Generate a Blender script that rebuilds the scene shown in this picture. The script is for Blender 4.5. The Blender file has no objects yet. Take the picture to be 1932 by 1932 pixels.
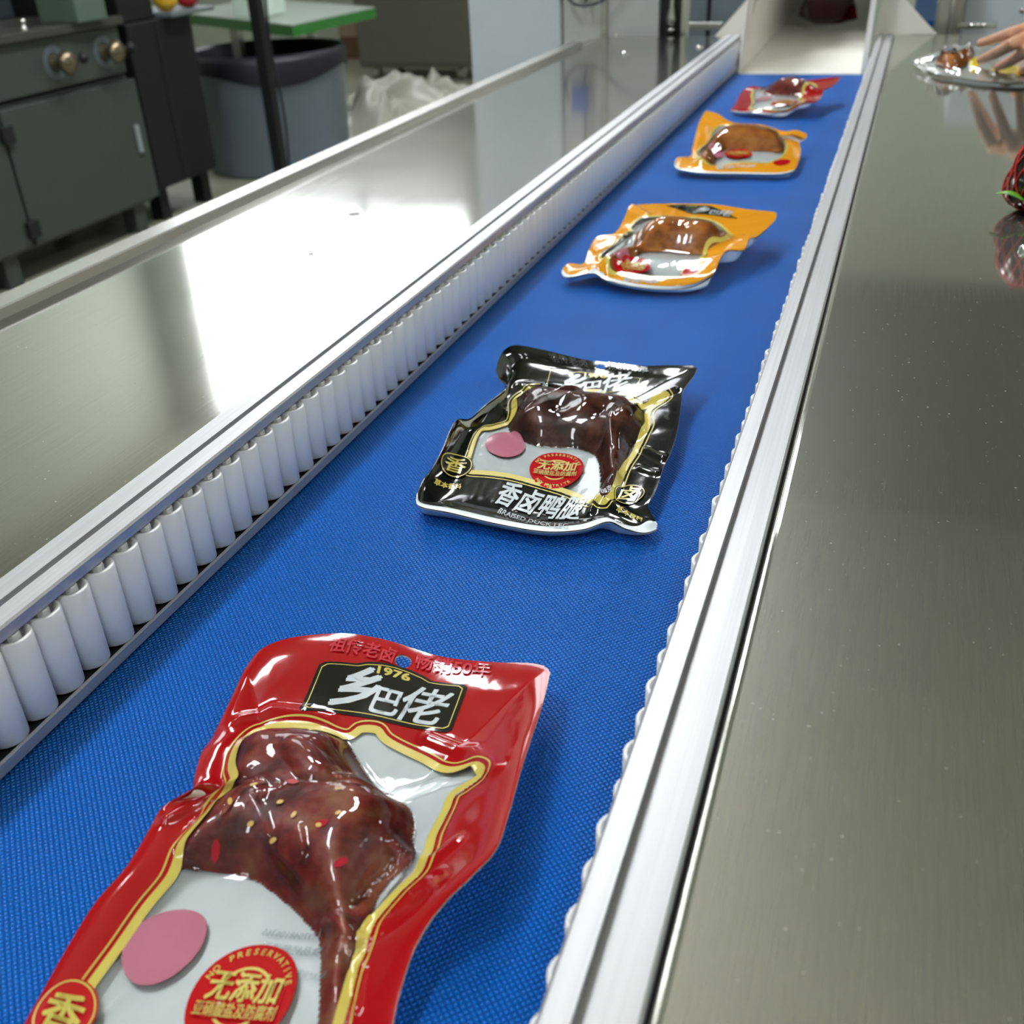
import bpy, bmesh, math, random
import numpy as np
from mathutils import Vector, Matrix

# ---------------------------------------------------------------- camera, world, light, exposure
S = bpy.context.scene
COL = S.collection
PXC, FPX, HCAM = 966.0, 1930.0, 0.36          # image centre, focal length (px), camera height over the belt
VPX, VPY, TRANS_Y = 1760.0, -225.0, 110.0
_F = np.array([VPX - PXC, VPY - PXC, FPX]); _F /= np.linalg.norm(_F)
_b = (TRANS_Y - PXC) / FPX
_a = -(_b * _F[1] + _F[2]) / _F[0]
_R = -np.array([_a, _b, 1.0]); _R /= np.linalg.norm(_R)
_D = np.cross(_F, _R)                          # rows: world x, y, -z in camera (right, down, forward)
CAM = np.array([0, 0, HCAM])

cd = bpy.data.cameras.new('camera')
cam = bpy.data.objects.new('camera', cd); COL.objects.link(cam)
right = Vector((_R[0], _F[0], -_D[0])); down = Vector((_R[1], _F[1], -_D[1])); fwd = Vector((_R[2], _F[2], -_D[2]))
m = Matrix((right, -down, -fwd)).transposed().to_4x4(); m.translation = Vector(CAM)
cam.matrix_world = m
cd.sensor_width = 36.0; cd.lens = 36.0 * FPX / 1932.0
cd.clip_start = 0.02; cd.clip_end = 100
cd.dof.use_dof = True; cd.dof.focus_distance = 0.62; cd.dof.aperture_fstop = 11.0
S.camera = cam

w = bpy.data.worlds.new('World'); S.world = w; w.use_nodes = True
w.node_tree.nodes['Background'].inputs[0].default_value = (0.75, 0.85, 1.0, 1)
w.node_tree.nodes['Background'].inputs[1].default_value = 0.05

S.view_settings.view_transform = 'Standard'; S.view_settings.look = 'None'
S.view_settings.gamma = 1.0; S.view_settings.use_curve_mapping = False
S.view_settings.exposure = 0.0
LAMP_POWER, UPLIGHT_POWER, WINDOW_POWER = 36.0, 55.0, 6.0          # radiance of the ceiling battens, the added uplights and the daylight window
try:
    S.cycles.max_bounces = 8; S.cycles.transparent_max_bounces = 12; S.cycles.caustics_reflective = False
    S.cycles.sample_clamp_indirect = 4.0
except Exception:
    pass

# ---------------------------------------------------------------- pixel helpers (calibrated camera)
def ray(p):
    d = np.array([p[0] - PXC, p[1] - PXC, FPX]); return np.array([d @ _R, d @ _F, -(d @ _D)])
def B(p, z=0.0):
    v = ray(p); return v * ((z - HCAM) / v[2]) + CAM
def onx(p, X):
    v = ray(p); return v * (X / v[0]) + CAM
def ony(p, Y):
    v = ray(p); return v * (Y / v[1]) + CAM
def proj(P):
    q = np.asarray(P, float) - CAM
    v = q[..., 0:1] * _R + q[..., 1:2] * _F - q[..., 2:3] * _D
    return np.stack([PXC + FPX * v[..., 0] / v[..., 2], PXC + FPX * v[..., 1] / v[..., 2]], -1)
def cr(x0, y0, s, pts):
    return [(x0 + p[0] * s, y0 + p[1] * s) + tuple(p[2:]) for p in pts]

# ---------------------------------------------------------------- object helpers
def tag(o, label=None, cat=None, group=None, kind=None):
    if label: o['label'] = label
    if cat: o['category'] = cat
    if group: o['group'] = group
    if kind: o['kind'] = kind
    return o
def thing(name, label, cat, loc=(0, 0, 0), group=None, kind=None):
    o = bpy.data.objects.new(name, None); COL.objects.link(o)
    o.empty_display_size = 0.05; o.location = loc
    return tag(o, label, cat, group, kind)
def link(name, me, parent=None, loc=None):
    o = bpy.data.objects.new(name, me); COL.objects.link(o)
    if loc is not None: o.location = loc
    if parent is not None:
        o.parent = parent
        p = Vector((0, 0, 0)); q = parent
        while q is not None: p = p + q.location; q = q.parent if q.parent and q.type == 'MESH' else None
        o.matrix_parent_inverse = Matrix.Translation(-WLOC(parent))
    return o
def WLOC(o):
    v = Vector(o.location)
    if o.parent is not None: v = v + WLOC(o.parent) + o.matrix_parent_inverse.translation
    return v
def mesh_from(name, V, Fc, mat=None, smooth=False):
    me = bpy.data.meshes.new(name); me.from_pydata([tuple(map(float, v)) for v in V], [], Fc)
    if mat: me.materials.append(mat)
    if smooth: me.polygons.foreach_set('use_smooth', [True] * len(me.polygons))
    me.update(); return me
def bm_to(name, bm, mat, parent=None, smooth=False, loc=None):
    bmesh.ops.recalc_face_normals(bm, faces=bm.faces[:])
    me = bpy.data.meshes.new(name); bm.to_mesh(me); bm.free()
    if mat: me.materials.append(mat)
    if smooth: me.polygons.foreach_set('use_smooth', [True] * len(me.polygons))
    return link(name, me, parent, loc)
def bbox(bm, x0, x1, y0, y1, z0, z1, bev=0.0, rot=None, piv=None):
    r = bmesh.ops.create_cube(bm, size=1.0); vs = r['verts']
    for v in vs:
        v.co = Vector(((x0 + x1) / 2 + v.co.x * (x1 - x0), (y0 + y1) / 2 + v.co.y * (y1 - y0), (z0 + z1) / 2 + v.co.z * (z1 - z0)))
    if bev > 0:
        es = list({e for v in vs for e in v.link_edges})
        g = bmesh.ops.bevel(bm, geom=es, offset=bev, segments=2, affect='EDGES', profile=0.5)
        vs = list({v for f in g['faces'] for v in f.verts} | {v for v in vs if v.is_valid})
    if rot:
        bmesh.ops.rotate(bm, verts=vs, cent=piv or Vector(((x0 + x1) / 2, (y0 + y1) / 2, 0)), matrix=Matrix.Rotation(rot, 3, 'Z'))
    return vs
def box(name, x0, x1, y0, y1, z0, z1, mat, parent=None, bev=0.0, rot=None, piv=None):
    bm = bmesh.new(); bbox(bm, x0, x1, y0, y1, z0, z1, bev, rot, piv); return bm_to(name, bm, mat, parent)
def tube(bm, pts, r, seg=8, cap=True):
    pts = [Vector(p) for p in pts]; n = len(pts); rr = r if hasattr(r, '__len__') else [r] * n
    rings = []; up = Vector((0, 0, 1)); prev = None
    for i, p in enumerate(pts):
        t = (pts[min(i + 1, n - 1)] - pts[max(i - 1, 0)]).normalized()
        if prev is None:
            a = t.cross(up if abs(t.z) < 0.9 else Vector((1, 0, 0))).normalized()
        else:
            a = (prev - t * prev.dot(t)).normalized()
        prev = a; b = t.cross(a)
        rings.append([bm.verts.new(p + (a * math.cos(2 * math.pi * k / seg) + b * math.sin(2 * math.pi * k / seg)) * rr[i]) for k in range(seg)])
    for i in range(n - 1):
        for k in range(seg):
            bm.faces.new((rings[i][k], rings[i][(k + 1) % seg], rings[i + 1][(k + 1) % seg], rings[i + 1][k]))
    if cap: bm.faces.new(rings[0]); bm.faces.new(rings[-1][::-1])
def lathe(bm, prof, seg=24, c=(0, 0, 0), axis='z'):
    rings = []
    for r, z in prof:
        ring = []
        for k in range(seg if r > 1e-6 else 1):
            a = 2 * math.pi * k / seg; x, y = r * math.cos(a), r * math.sin(a)
            q = (x, y, z) if axis == 'z' else ((z, x, y) if axis == 'x' else (x, z, y))
            ring.append(bm.verts.new((c[0] + q[0], c[1] + q[1], c[2] + q[2])))
        rings.append(ring)
    for A, C in zip(rings, rings[1:]):
        for k in range(seg):
            k2 = (k + 1) % seg
            if len(A) == 1 and len(C) == 1: continue
            if len(A) == 1: bm.faces.new((A[0], C[k], C[k2]))
            elif len(C) == 1: bm.faces.new((A[k], A[k2], C[0]))
            else: bm.faces.new((A[k], A[k2], C[k2], C[k]))
def extrude_y(bm, prof, y0, y1):
    """closed cross-section (x,z) swept along the conveyor"""
    A = [bm.verts.new((x, y0, z)) for x, z in prof]; C = [bm.verts.new((x, y1, z)) for x, z in prof]; n = len(prof)
    for i in range(n): bm.faces.new((A[i], A[(i + 1) % n], C[(i + 1) % n], C[i]))
    bm.faces.new(A); bm.faces.new(C[::-1])

# ---------------------------------------------------------------- materials
def srgb(r, g, b):
    f = lambda c: (c / 255 / 12.92) if c / 255 <= 0.04045 else ((c / 255 + 0.055) / 1.055) ** 2.4
    return (f(r), f(g), f(b), 1.0)
class NT:
    def __init__(s, name):
        s.m = bpy.data.materials.new(name); s.m.use_nodes = True; s.t = s.m.node_tree
        s.b = s.t.nodes['Principled BSDF']; s.out = s.t.nodes['Material Output']
    def n(s, typ, **kw):
        x = s.t.nodes.new(typ)
        for k, v in kw.items(): setattr(x, k, v)
        return x
    def l(s, a, b): s.t.links.new(a, b)
    def set(s, **kw):
        names = {'col': 'Base Color', 'rough': 'Roughness', 'metal': 'Metallic', 'spec': 'Specular IOR Level', 'coat': 'Coat Weight',
                 'coatr': 'Coat Roughness', 'sss': 'Subsurface Weight', 'trans': 'Transmission Weight', 'ior': 'IOR', 'alpha': 'Alpha', 'aniso': 'Anisotropic'}
        for k, v in kw.items(): s.b.inputs[names[k]].default_value = v
        return s
    def coords(s, scale=(1, 1, 1), rot=(0, 0, 0)):
        tc = s.n('ShaderNodeTexCoord'); mp = s.n('ShaderNodeMapping')
        mp.inputs['Scale'].default_value = scale; mp.inputs['Rotation'].default_value = rot
        s.l(tc.outputs['Object'], mp.inputs['Vector']); return mp.outputs['Vector']
    def noise(s, vec, scale=5.0, detail=3.0, rough=0.5):
        x = s.n('ShaderNodeTexNoise'); x.inputs['Scale'].default_value = scale; x.inputs['Detail'].default_value = detail
        x.inputs['Roughness'].default_value = rough; s.l(vec, x.inputs['Vector']); return x.outputs['Fac']
    def ramp(s, fac, stops):
        x = s.n('ShaderNodeValToRGB'); e = x.color_ramp.elements
        while len(e) < len(stops): e.new(0.5)
        for i, (p, c) in enumerate(stops): e[i].position = p; e[i].color = c if len(c) == 4 else (*c, 1)
        s.l(fac, x.inputs['Fac']); return x.outputs['Color']
    def bump(s, h, dist=0.001, strength=1.0):
        x = s.n('ShaderNodeBump'); x.inputs['Distance'].default_value = dist; x.inputs['Strength'].default_value = strength
        s.l(h, x.inputs['Height']); s.l(x.outputs['Normal'], s.b.inputs['Normal']); return x
    def math(s, op, a, b=None):
        x = s.n('ShaderNodeMath'); x.operation = op
        for i, v in enumerate((a, b)):
            if v is None: continue
            if isinstance(v, (int, float)): x.inputs[i].default_value = v
            else: s.l(v, x.inputs[i])
        return x.outputs[0]
MAT = {}
def plain(name, col, rough=0.5, metal=0.0, var=0.06, nscale=12.0, spec=0.5, coat=0.0):
    """procedural paint / plastic: a base colour broken by fine mottling"""
    if name in MAT: return MAT[name]
    t = NT(name); t.set(rough=rough, metal=metal, spec=spec, coat=coat)
    f = t.noise(t.coords(), nscale, 4.0)
    lo = tuple(c * (1 - var) for c in col[:3]) + (1,); hi = tuple(min(1, c * (1 + var)) for c in col[:3]) + (1,)
    t.l(t.ramp(f, [(0.3, lo), (0.7, hi)]), t.b.inputs['Base Color'])
    MAT[name] = t.m; return t.m
def emit(name, col, power):
    t = NT(name); t.set(col=col); t.b.inputs['Emission Color'].default_value = col; t.b.inputs['Emission Strength'].default_value = power
    return t.m

def make_steel(name, col, r1, r2, mixf, along='y'):
    t = NT(name); t.set(metal=1.0)
    sc = (900, 14, 60) if along == 'y' else (14, 900, 60)
    grain = t.noise(t.coords(sc), 1.0, 3.0)
    cloud = t.noise(t.coords(), 7.0, 4.0)
    speck = t.noise(t.coords((1, 1, 1)), 420.0, 1.0)
    sp = t.ramp(speck, [(0.76, (0, 0, 0)), (0.80, (1, 1, 1))])
    rr = t.math('ADD', t.math('MULTIPLY', grain, 0.05), t.math('ADD', t.math('MULTIPLY', cloud, 0.06), r1 - 0.05))
    t.l(rr, t.b.inputs['Roughness'])
    c1 = tuple(c * 0.93 for c in col[:3]); c2 = tuple(min(1, c * 1.05) for c in col[:3])
    t.l(t.ramp(grain, [(0.3, c1), (0.7, c2)]), t.b.inputs['Base Color'])
    t.bump(grain, 0.00001, 0.5)
    g = t.n('ShaderNodeBsdfAnisotropic'); g.inputs['Roughness'].default_value = r2; g.inputs['Color'].default_value = (*col[:3], 1)
    d = t.n('ShaderNodeBsdfDiffuse'); d.inputs['Color'].default_value = (0.75, 0.74, 0.68, 1)
    m1 = t.n('ShaderNodeMixShader'); m1.inputs[0].default_value = mixf
    t.l(t.b.outputs[0], m1.inputs[1]); t.l(g.outputs[0], m1.inputs[2])
    m2 = t.n('ShaderNodeMixShader'); t.l(t.math('MULTIPLY', sp, 0.35), m2.inputs[0])
    t.l(m1.outputs[0], m2.inputs[1]); t.l(d.outputs[0], m2.inputs[2]); t.l(m2.outputs[0], t.out.inputs[0])
    return t.m
M_STEEL_L = make_steel('brushed_steel_sheet', (0.60, 0.59, 0.56), 0.09, 0.30, 0.15)
M_STEEL_R = make_steel('polished_steel_sheet', (0.66, 0.66, 0.60), 0.06, 0.40, 0.25)
M_STEEL = make_steel('stainless_steel', (0.62, 0.61, 0.58), 0.22, 0.45, 0.4)
M_CHROME = make_steel('bright_steel', (0.8, 0.8, 0.8), 0.08, 0.2, 0.2)

def make_alu():
    t = NT('extruded_aluminium'); t.set(metal=1.0)
    g = t.noise(t.coords((700, 5, 700)), 1.0, 3.0); blot = t.noise(t.coords(), 25.0, 5.0)
    t.l(t.ramp(g, [(0.3, (0.56, 0.57, 0.59)), (0.7, (0.68, 0.68, 0.70))]), t.b.inputs['Base Color'])
    t.l(t.math('ADD', t.math('MULTIPLY', blot, 0.12), 0.38), t.b.inputs['Roughness'])
    t.bump(g, 0.00003, 0.6)
    d = t.n('ShaderNodeBsdfDiffuse'); d.inputs['Color'].default_value = (0.40, 0.41, 0.425, 1)
    mx = t.n('ShaderNodeMixShader'); mx.inputs[0].default_value = 0.35
    t.l(t.b.outputs[0], mx.inputs[1]); t.l(d.outputs[0], mx.inputs[2]); t.l(mx.outputs[0], t.out.inputs[0])
    return t.m
M_ALU = make_alu()

def make_belt():
    t = NT('blue_textured_belt'); t.set(rough=0.36, spec=0.5)
    v = t.coords((1, 1, 1), (0, 0, math.radians(45)))
    sx = t.n('ShaderNodeSeparateXYZ'); t.l(v, sx.inputs[0])
    p = 0.0023
    def ridge(o):
        s = t.math('ABSOLUTE', t.math('SINE', t.math('MULTIPLY', o, math.pi / p)))
        return t.math('SUBTRACT', 1.0, t.math('POWER', s, 0.6))
    h = t.math('MAXIMUM', ridge(sx.outputs[0]), ridge(sx.outputs[1]))
    t.bump(h, 0.0016, 1.0)
    c = t.noise(t.coords(), 9.0, 3.0)
    t.l(t.ramp(c, [(0.3, srgb(0, 104, 206)), (0.7, srgb(0, 112, 218))]), t.b.inputs['Base Color'])
    return t.m
M_BELT = make_belt()
def make_roller():
    t = NT('white_nylon'); t.set(col=srgb(238, 240, 242), rough=0.38, sss=0.25)
    t.b.inputs['Subsurface Radius'].default_value = (1, 1, 1); t.b.inputs['Subsurface Scale'].default_value = 0.004
    n = t.noise(t.coords(), 90.0, 3.0); t.bump(n, 0.00006, 0.4)
    return t.m
M_ROLLER = make_roller()
M_CREAM = plain('cream_enamel', srgb(242, 239, 231), 0.35, var=0.03)
M_DARK = plain('dark_gap_rubber_shade', srgb(18, 18, 20), 0.6)  # for rubber parts and gaps, and for shade coloured into the roller channels

def film(name, col, rough=0.09, nscale=40.0, var=0.05, metal=0.0):
    t = NT(name); t.set(rough=rough, spec=0.5, coat=0.3, coatr=0.04, metal=metal)
    f = t.noise(t.coords(), nscale, 3.0)
    lo = tuple(c * (1 - var) for c in col[:3]); hi = tuple(min(1, c * (1 + var)) for c in col[:3])
    t.l(t.ramp(f, [(0.3, lo), (0.7, hi)]), t.b.inputs['Base Color'])
    fine = t.noise(t.coords(), 130.0, 3.0)
    t.bump(fine, 0.0006, 0.08)
    return t.m
M_RED = film('red_printed_film', srgb(162, 10, 18))
M_BLACK = film('black_printed_film', srgb(12, 15, 14))
M_ORANGE = film('orange_printed_film', srgb(226, 152, 28))
M_WHITEFILM = film('white_backing_film', srgb(234, 243, 245), 0.25)
M_GOLD = film('gold_print', srgb(200, 184, 88), 0.22)
M_SILVER = film('silver_print', srgb(196, 204, 208), 0.2)
M_BADGE = film('red_badge_print', srgb(178, 13, 22))
M_PINK = film('pink_disc_print', srgb(176, 108, 128))
M_FADED = film('faded_red_print', srgb(196, 52, 66))
M_FADEDK = film('grey_print_on_black', srgb(62, 66, 64))
M_FAINT = film('faint_grey_print', srgb(172, 190, 194))
M_SESAME = plain('sesame', srgb(206, 170, 92), 0.4)
M_CHILLI = plain('chilli_skin', srgb(168, 22, 46), 0.25)
M_YELLOW = film('yellow_printed_film', srgb(226, 200, 40))
def make_clear():
    t = NT('clear_film')
    tr = t.n('ShaderNodeBsdfTransparent'); tr.inputs[0].default_value = (0.985, 0.99, 0.99, 1)
    gl = t.n('ShaderNodeBsdfAnisotropic'); gl.inputs['Roughness'].default_value = 0.05
    fr = t.n('ShaderNodeFresnel'); fr.inputs['IOR'].default_value = 1.48
    fine = t.noise(t.coords(), 120.0, 3.0)
    bp = t.n('ShaderNodeBump'); bp.inputs['Distance'].default_value = 0.0006; bp.inputs['Strength'].default_value = 0.10
    t.l(fine, bp.inputs['Height']); t.l(bp.outputs[0], gl.inputs['Normal']); t.l(bp.outputs[0], fr.inputs['Normal'])
    mx = t.n('ShaderNodeMixShader'); t.l(t.math('ADD', fr.outputs[0], 0.005), mx.inputs[0])
    t.l(tr.outputs[0], mx.inputs[1]); t.l(gl.outputs[0], mx.inputs[2]); t.l(mx.outputs[0], t.out.inputs[0])
    return t.m
M_CLEAR = make_clear()
def make_meat(name, c1, c2, c3):
    t = NT(name); t.set(rough=0.4, spec=0.4)
    f = t.noise(t.coords(), 38.0, 6.0, 0.62)
    t.l(t.ramp(f, [(0.38, c1), (0.5, c2), (0.62, c3)]), t.b.inputs['Base Color'])
    t.bump(t.noise(t.coords(), 220.0, 4.0), 0.0008, 0.5)
    return t.m
M_MEAT_RED = make_meat('braised_skin_red', srgb(84, 24, 24), srgb(136, 44, 42), srgb(156, 92, 66))
M_MEAT_DARK = make_meat('braised_skin_dark', srgb(44, 22, 20), srgb(78, 38, 32), srgb(110, 66, 48))
M_MEAT_TAN = make_meat('roasted_skin_tan', srgb(134, 72, 26), srgb(188, 110, 44), srgb(204, 134, 62))

# ================================================================ ROOM
FLOOR = -0.80; X0, X1, Y0, Y1, CEIL = -8.0, 4.0, -4.0, 9.6, 5.2
def plane_struct(name, vs, mat):
    o = link(name, mesh_from(name, vs, [(0, 1, 2, 3)], mat)); o['kind'] = 'structure'; return o
M_FLOOR = plain('epoxy_floor', srgb(138, 138, 122), 0.4, var=0.1, nscale=3.0)
M_WALL = plain('painted_wall', srgb(196, 204, 190), 0.7, var=0.03)
M_CEIL = plain('ceiling_board', srgb(158, 156, 140), 0.8, var=0.08, nscale=1.2)
plane_struct('floor', [(X0, Y0, FLOOR), (X1, Y0, FLOOR), (X1, Y1, FLOOR), (X0, Y1, FLOOR)], M_FLOOR)
plane_struct('ceiling', [(X0, Y0, CEIL), (X0, Y1, CEIL), (X1, Y1, CEIL), (X1, Y0, CEIL)], M_CEIL)
plane_struct('wall_back', [(X0, Y1, FLOOR), (X1, Y1, FLOOR), (X1, Y1, CEIL), (X0, Y1, CEIL)], M_WALL)
plane_struct('wall_left', [(X0, Y0, FLOOR), (X0, Y1, FLOOR), (X0, Y1, CEIL), (X0, Y0, CEIL)], M_WALL)
plane_struct('wall_right', [(X1, Y0, FLOOR), (X1, Y0, CEIL), (X1, Y1, CEIL), (X1, Y1, FLOOR)], M_WALL)
plane_struct('wall_front', [(X0, Y0, FLOOR), (X0, Y0, CEIL), (X1, Y0, CEIL), (X1, Y0, FLOOR)], M_WALL)
# the tall daylight window whose glare lies on the left steel sheet
WX0, WX1, WZ0, WZ1 = -7.4, -3.9, 2.5, 4.95
o = box('trim_1', WX1 + 0.08, X1 - 0.01, Y1 - 0.03, Y1 - 0.002, 2.85, CEIL - 0.002, plain('dark_wall_cladding', srgb(84, 92, 76), 0.6)); o['kind'] = 'structure'
win = thing('window_1', None, None, ((WX0 + WX1) / 2, Y1 - 0.05, WZ0)); win['kind'] = 'structure'
M_DAY = emit('daylight_pane', (0.93, 0.96, 1.0, 1), WINDOW_POWER)
M_FRAME = plain('window_frame_paint', srgb(220, 222, 222), 0.4)
for i in range(3):
    xa = WX0 + (WX1 - WX0) * i / 3; xb = WX0 + (WX1 - WX0) * (i + 1) / 3
    box('pane', xa + 0.02, xb - 0.02, Y1 - 0.06, Y1 - 0.04, WZ0, WZ1, M_DAY, win)
bm = bmesh.new()
bbox(bm, WX0 - 0.06, WX1 + 0.06, Y1 - 0.1, Y1 - 0.01, WZ0 - 0.06, WZ0); bbox(bm, WX0 - 0.06, WX1 + 0.06, Y1 - 0.1, Y1 - 0.01, WZ1, WZ1 + 0.06)
for i in range(4):
    x = WX0 + (WX1 - WX0) * i / 3; bbox(bm, x - 0.03, x + 0.03, Y1 - 0.1, Y1 - 0.01, WZ0, WZ1)
bm_to('window_frame', bm, M_FRAME, win)
# ceiling battens over the belt, then unseen fill battens added behind, right and far
LAMP_GAIN = (1.2, 1.2, 2.0, 0.6, 0.6, 0.6, 1.0, 0.4)
M_LAMPS = {g_: emit('led_diffuser', (0.95, 0.98, 1.0, 1), LAMP_POWER * g_) for g_ in set(LAMP_GAIN)}
M_UPLIGHT = emit('added_uplight', (1.0, 0.95, 0.86, 1), UPLIGHT_POWER)  # added glow on top of some battens, to brighten the ceiling
M_LAMPBODY = plain('lamp_housing', srgb(225, 225, 225), 0.5)
LZ = 2.9
for i, (lx, ly) in enumerate([(-1.5, 0.6), (-1.5, 2.9), (-1.1, 4.5), (0.9, -1.4), (-1.6, -1.8), (2.4, 0.6), (2.6, 7.6), (-2.3, 7.6)]):
    t = thing('ceiling_light', ['hanging white light batten over the near end of the belt', 'hanging white light batten over the middle of the belt',
                                'hanging white light batten beyond the far end of the belt', 'hanging fill batten added behind the right steel table',
                                'hanging fill batten added behind the near end of the belt',
                                'hanging fill batten added out beyond the right steel table',
                                'hanging fill batten added before the right of the back wall', 'hanging fill batten added above the taupe cabinet'][i], 'lamp', (lx, ly, LZ), 'hanging light battens')
    box('housing', lx - 0.16, lx + 0.16, ly - 0.65, ly + 0.65, LZ, LZ + 0.05, M_LAMPBODY, t, 0.01)
    box('diffuser', lx - 0.14, lx + 0.14, ly - 0.62, ly + 0.62, LZ - 0.02, LZ - 0.001, M_LAMPS[LAMP_GAIN[i]], t, 0.004)
    if i in (1, 3, 5): box('added_uplight_strip', lx - 0.12, lx + 0.12, ly - 0.6, ly + 0.6, LZ + 0.051, LZ + 0.06, M_UPLIGHT, t, 0.002)
    for s in (-0.5, 0.5):
        bm = bmesh.new(); tube(bm, [(lx, ly + s, LZ + 0.05), (lx, ly + s, CEIL)], 0.006, 6); bm_to('hanger', bm, M_LAMPBODY, t)

# ================================================================ CONVEYOR
YA, YB, YEND = -0.12, 2.66, 2.54
belt = thing('conveyor_belt', 'blue textured conveyor belt running between two white roller guides', 'conveyor belt', (-0.22, 1.2, -0.02))
nx, ny = 12, 260
V = []; Fc = []
for j in range(ny + 1):
    y = YA + (YEND - YA) * j / ny
    dz = 0.0012 * math.exp(-((y - 2.02) / 0.03) ** 2) + 0.0012 * math.exp(-((y - 1.78) / 0.04) ** 2)   # faint splice humps
    for i in range(nx + 1): V.append((-0.405 + 0.36 * i / nx, y, dz))
n1 = nx + 1
for k in range(1, 9):       # wraps round the end pulley
    a = math.pi * k / 8
    for i in range(nx + 1): V.append((-0.405 + 0.36 * i / nx, YEND + 0.02 * math.sin(a), -0.02 + 0.02 * math.cos(a)))
for j in range(ny + 8):
    for i in range(nx):
        a = j * n1 + i; Fc.append((a, a + 1, a + n1 + 1, a + n1))
link('belt_surface', mesh_from('belt_surface', V, Fc, M_BELT, True), belt)
bm = bmesh.new(); bbox(bm, -0.40, -0.045, YA, YEND - 0.01, -0.036, -0.004); bm_to('slider_bed', bm, M_STEEL, belt)
bm = bmesh.new(); tube(bm, [(-0.40, YEND - 0.005, -0.02), (-0.047, YEND - 0.005, -0.02)], 0.0185, 20); bm_to('end_pulley', bm, M_STEEL, belt)

# one roller and its pin, shared by both guides
bm = bmesh.new()
RR, RZ0, RZ1 = 0.0099, 0.0100, 0.0590
lathe(bm, [(0.006, RZ0), (RR - 0.0006, RZ0), (RR, RZ0 + 0.0006), (RR, RZ1 - 0.0006), (RR - 0.0006, RZ1), (RR - 0.0022, RZ1), (RR - 0.0024, RZ1 - 0.006), (0.0025, RZ1 - 0.006)], 20)
me_roller = bpy.data.meshes.new('roller'); bmesh.ops.recalc_face_normals(bm, faces=bm.faces[:]); bm.to_mesh(me_roller); bm.free()
me_roller.materials.append(M_ROLLER)
me_roller.polygons.foreach_set('use_smooth', [True] * len(me_roller.polygons))
bm = bmesh.new(); lathe(bm, [(0.0042, RZ1 - 0.006), (0.0042, RZ1 + 0.0006), (0.0036, RZ1 + 0.0012), (0.002, RZ1 + 0.0012), (0.002, RZ1 + 0.0035), (0, RZ1 + 0.0035)], 10)
me_pin = bpy.data.meshes.new('axle_pin'); bmesh.ops.recalc_face_normals(bm, faces=bm.faces[:]); bm.to_mesh(me_pin); bm.free(); me_pin.materials.append(M_ROLLER)
def roller_row(parent, cx, jit, seed, y0):
    rnd = random.Random(seed); y = y0
    while y < YEND + 0.09:
        r = link('roller', me_roller, parent, (cx + rnd.uniform(-jit, jit), y, 0))
        link('axle_pin', me_pin, r, (0, 0, 0)); r.children[0].matrix_parent_inverse = Matrix.Identity(4)
        y += 0.0211
def sect_rail(xf, xg0, xg1, xb, zb, zt, sgn):
    """aluminium cap rail section: rounded front edge, shallow groove, flat back"""
    e = 0.0012 * sgn
    return [(xf, zb), (xf, zt - 0.0012), (xf - e, zt), (xg0, zt), (xg0 - e * 0.1, zt - 0.0055), (xg1 + e * 0.1, zt - 0.0055), (xg1, zt), (xb + e, zt), (xb, zt - 0.0012), (xb, zb)]
gl = thing('roller_guide', 'aluminium rail with a long row of upright white rollers, left of the belt', 'roller guide', (-0.39, 1.2, 0.0), 'roller guides along the belt')
bm = bmesh.new(); extrude_y(bm, sect_rail(-0.3762, -0.3895, -0.3940, -0.4095, 0.0618, 0.0692, 1), YA, YB); bm_to('top_rail', bm, M_ALU, gl)
bm = bmesh.new()
extrude_y(bm, [(-0.3692, 0.0035), (-0.3692, 0.0098), (-0.3712, 0.0102), (-0.3722, 0.0075), (-0.402, 0.0075), (-0.402, 0.0618), (-0.4095, 0.0618), (-0.4095, 0.0035)], YA, YB)
bm_to('bottom_rail', bm, M_ALU, gl)
box('channel_shade', -0.4018, -0.3724, YA, YB, 0.0076, 0.0079, M_DARK, gl)  # dark strip stands in for the shade between the rollers
roller_row(gl, -0.3806, 0.0003, 3, 0.0)
gr = thing('roller_guide', 'aluminium rail hiding all but the bulging rims of its white rollers, right of the belt', 'roller guide', (-0.05, 1.2, 0.0), 'roller guides along the belt')
bm = bmesh.new(); extrude_y(bm, sect_rail(-0.0668, -0.0565, -0.0525, -0.0362, 0.0618, 0.0692, -1), YA, YB); bm_to('top_rail', bm, M_ALU, gr)
bm = bmesh.new()
extrude_y(bm, [(-0.0735, 0.0035), (-0.0735, 0.0098), (-0.0715, 0.0102), (-0.0705, 0.0075), (-0.042, 0.0075), (-0.042, 0.0618), (-0.0362, 0.0618), (-0.0362, 0.0035)], YA, YB)
bm_to('bottom_rail', bm, M_ALU, gr)
box('channel_shade', -0.0703, -0.0422, YA, YB, 0.0076, 0.0079, M_DARK, gr)  # shade of this channel, put in as a dark strip
roller_row(gr, -0.0612, 0.0010, 8, 0.01)

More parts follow.
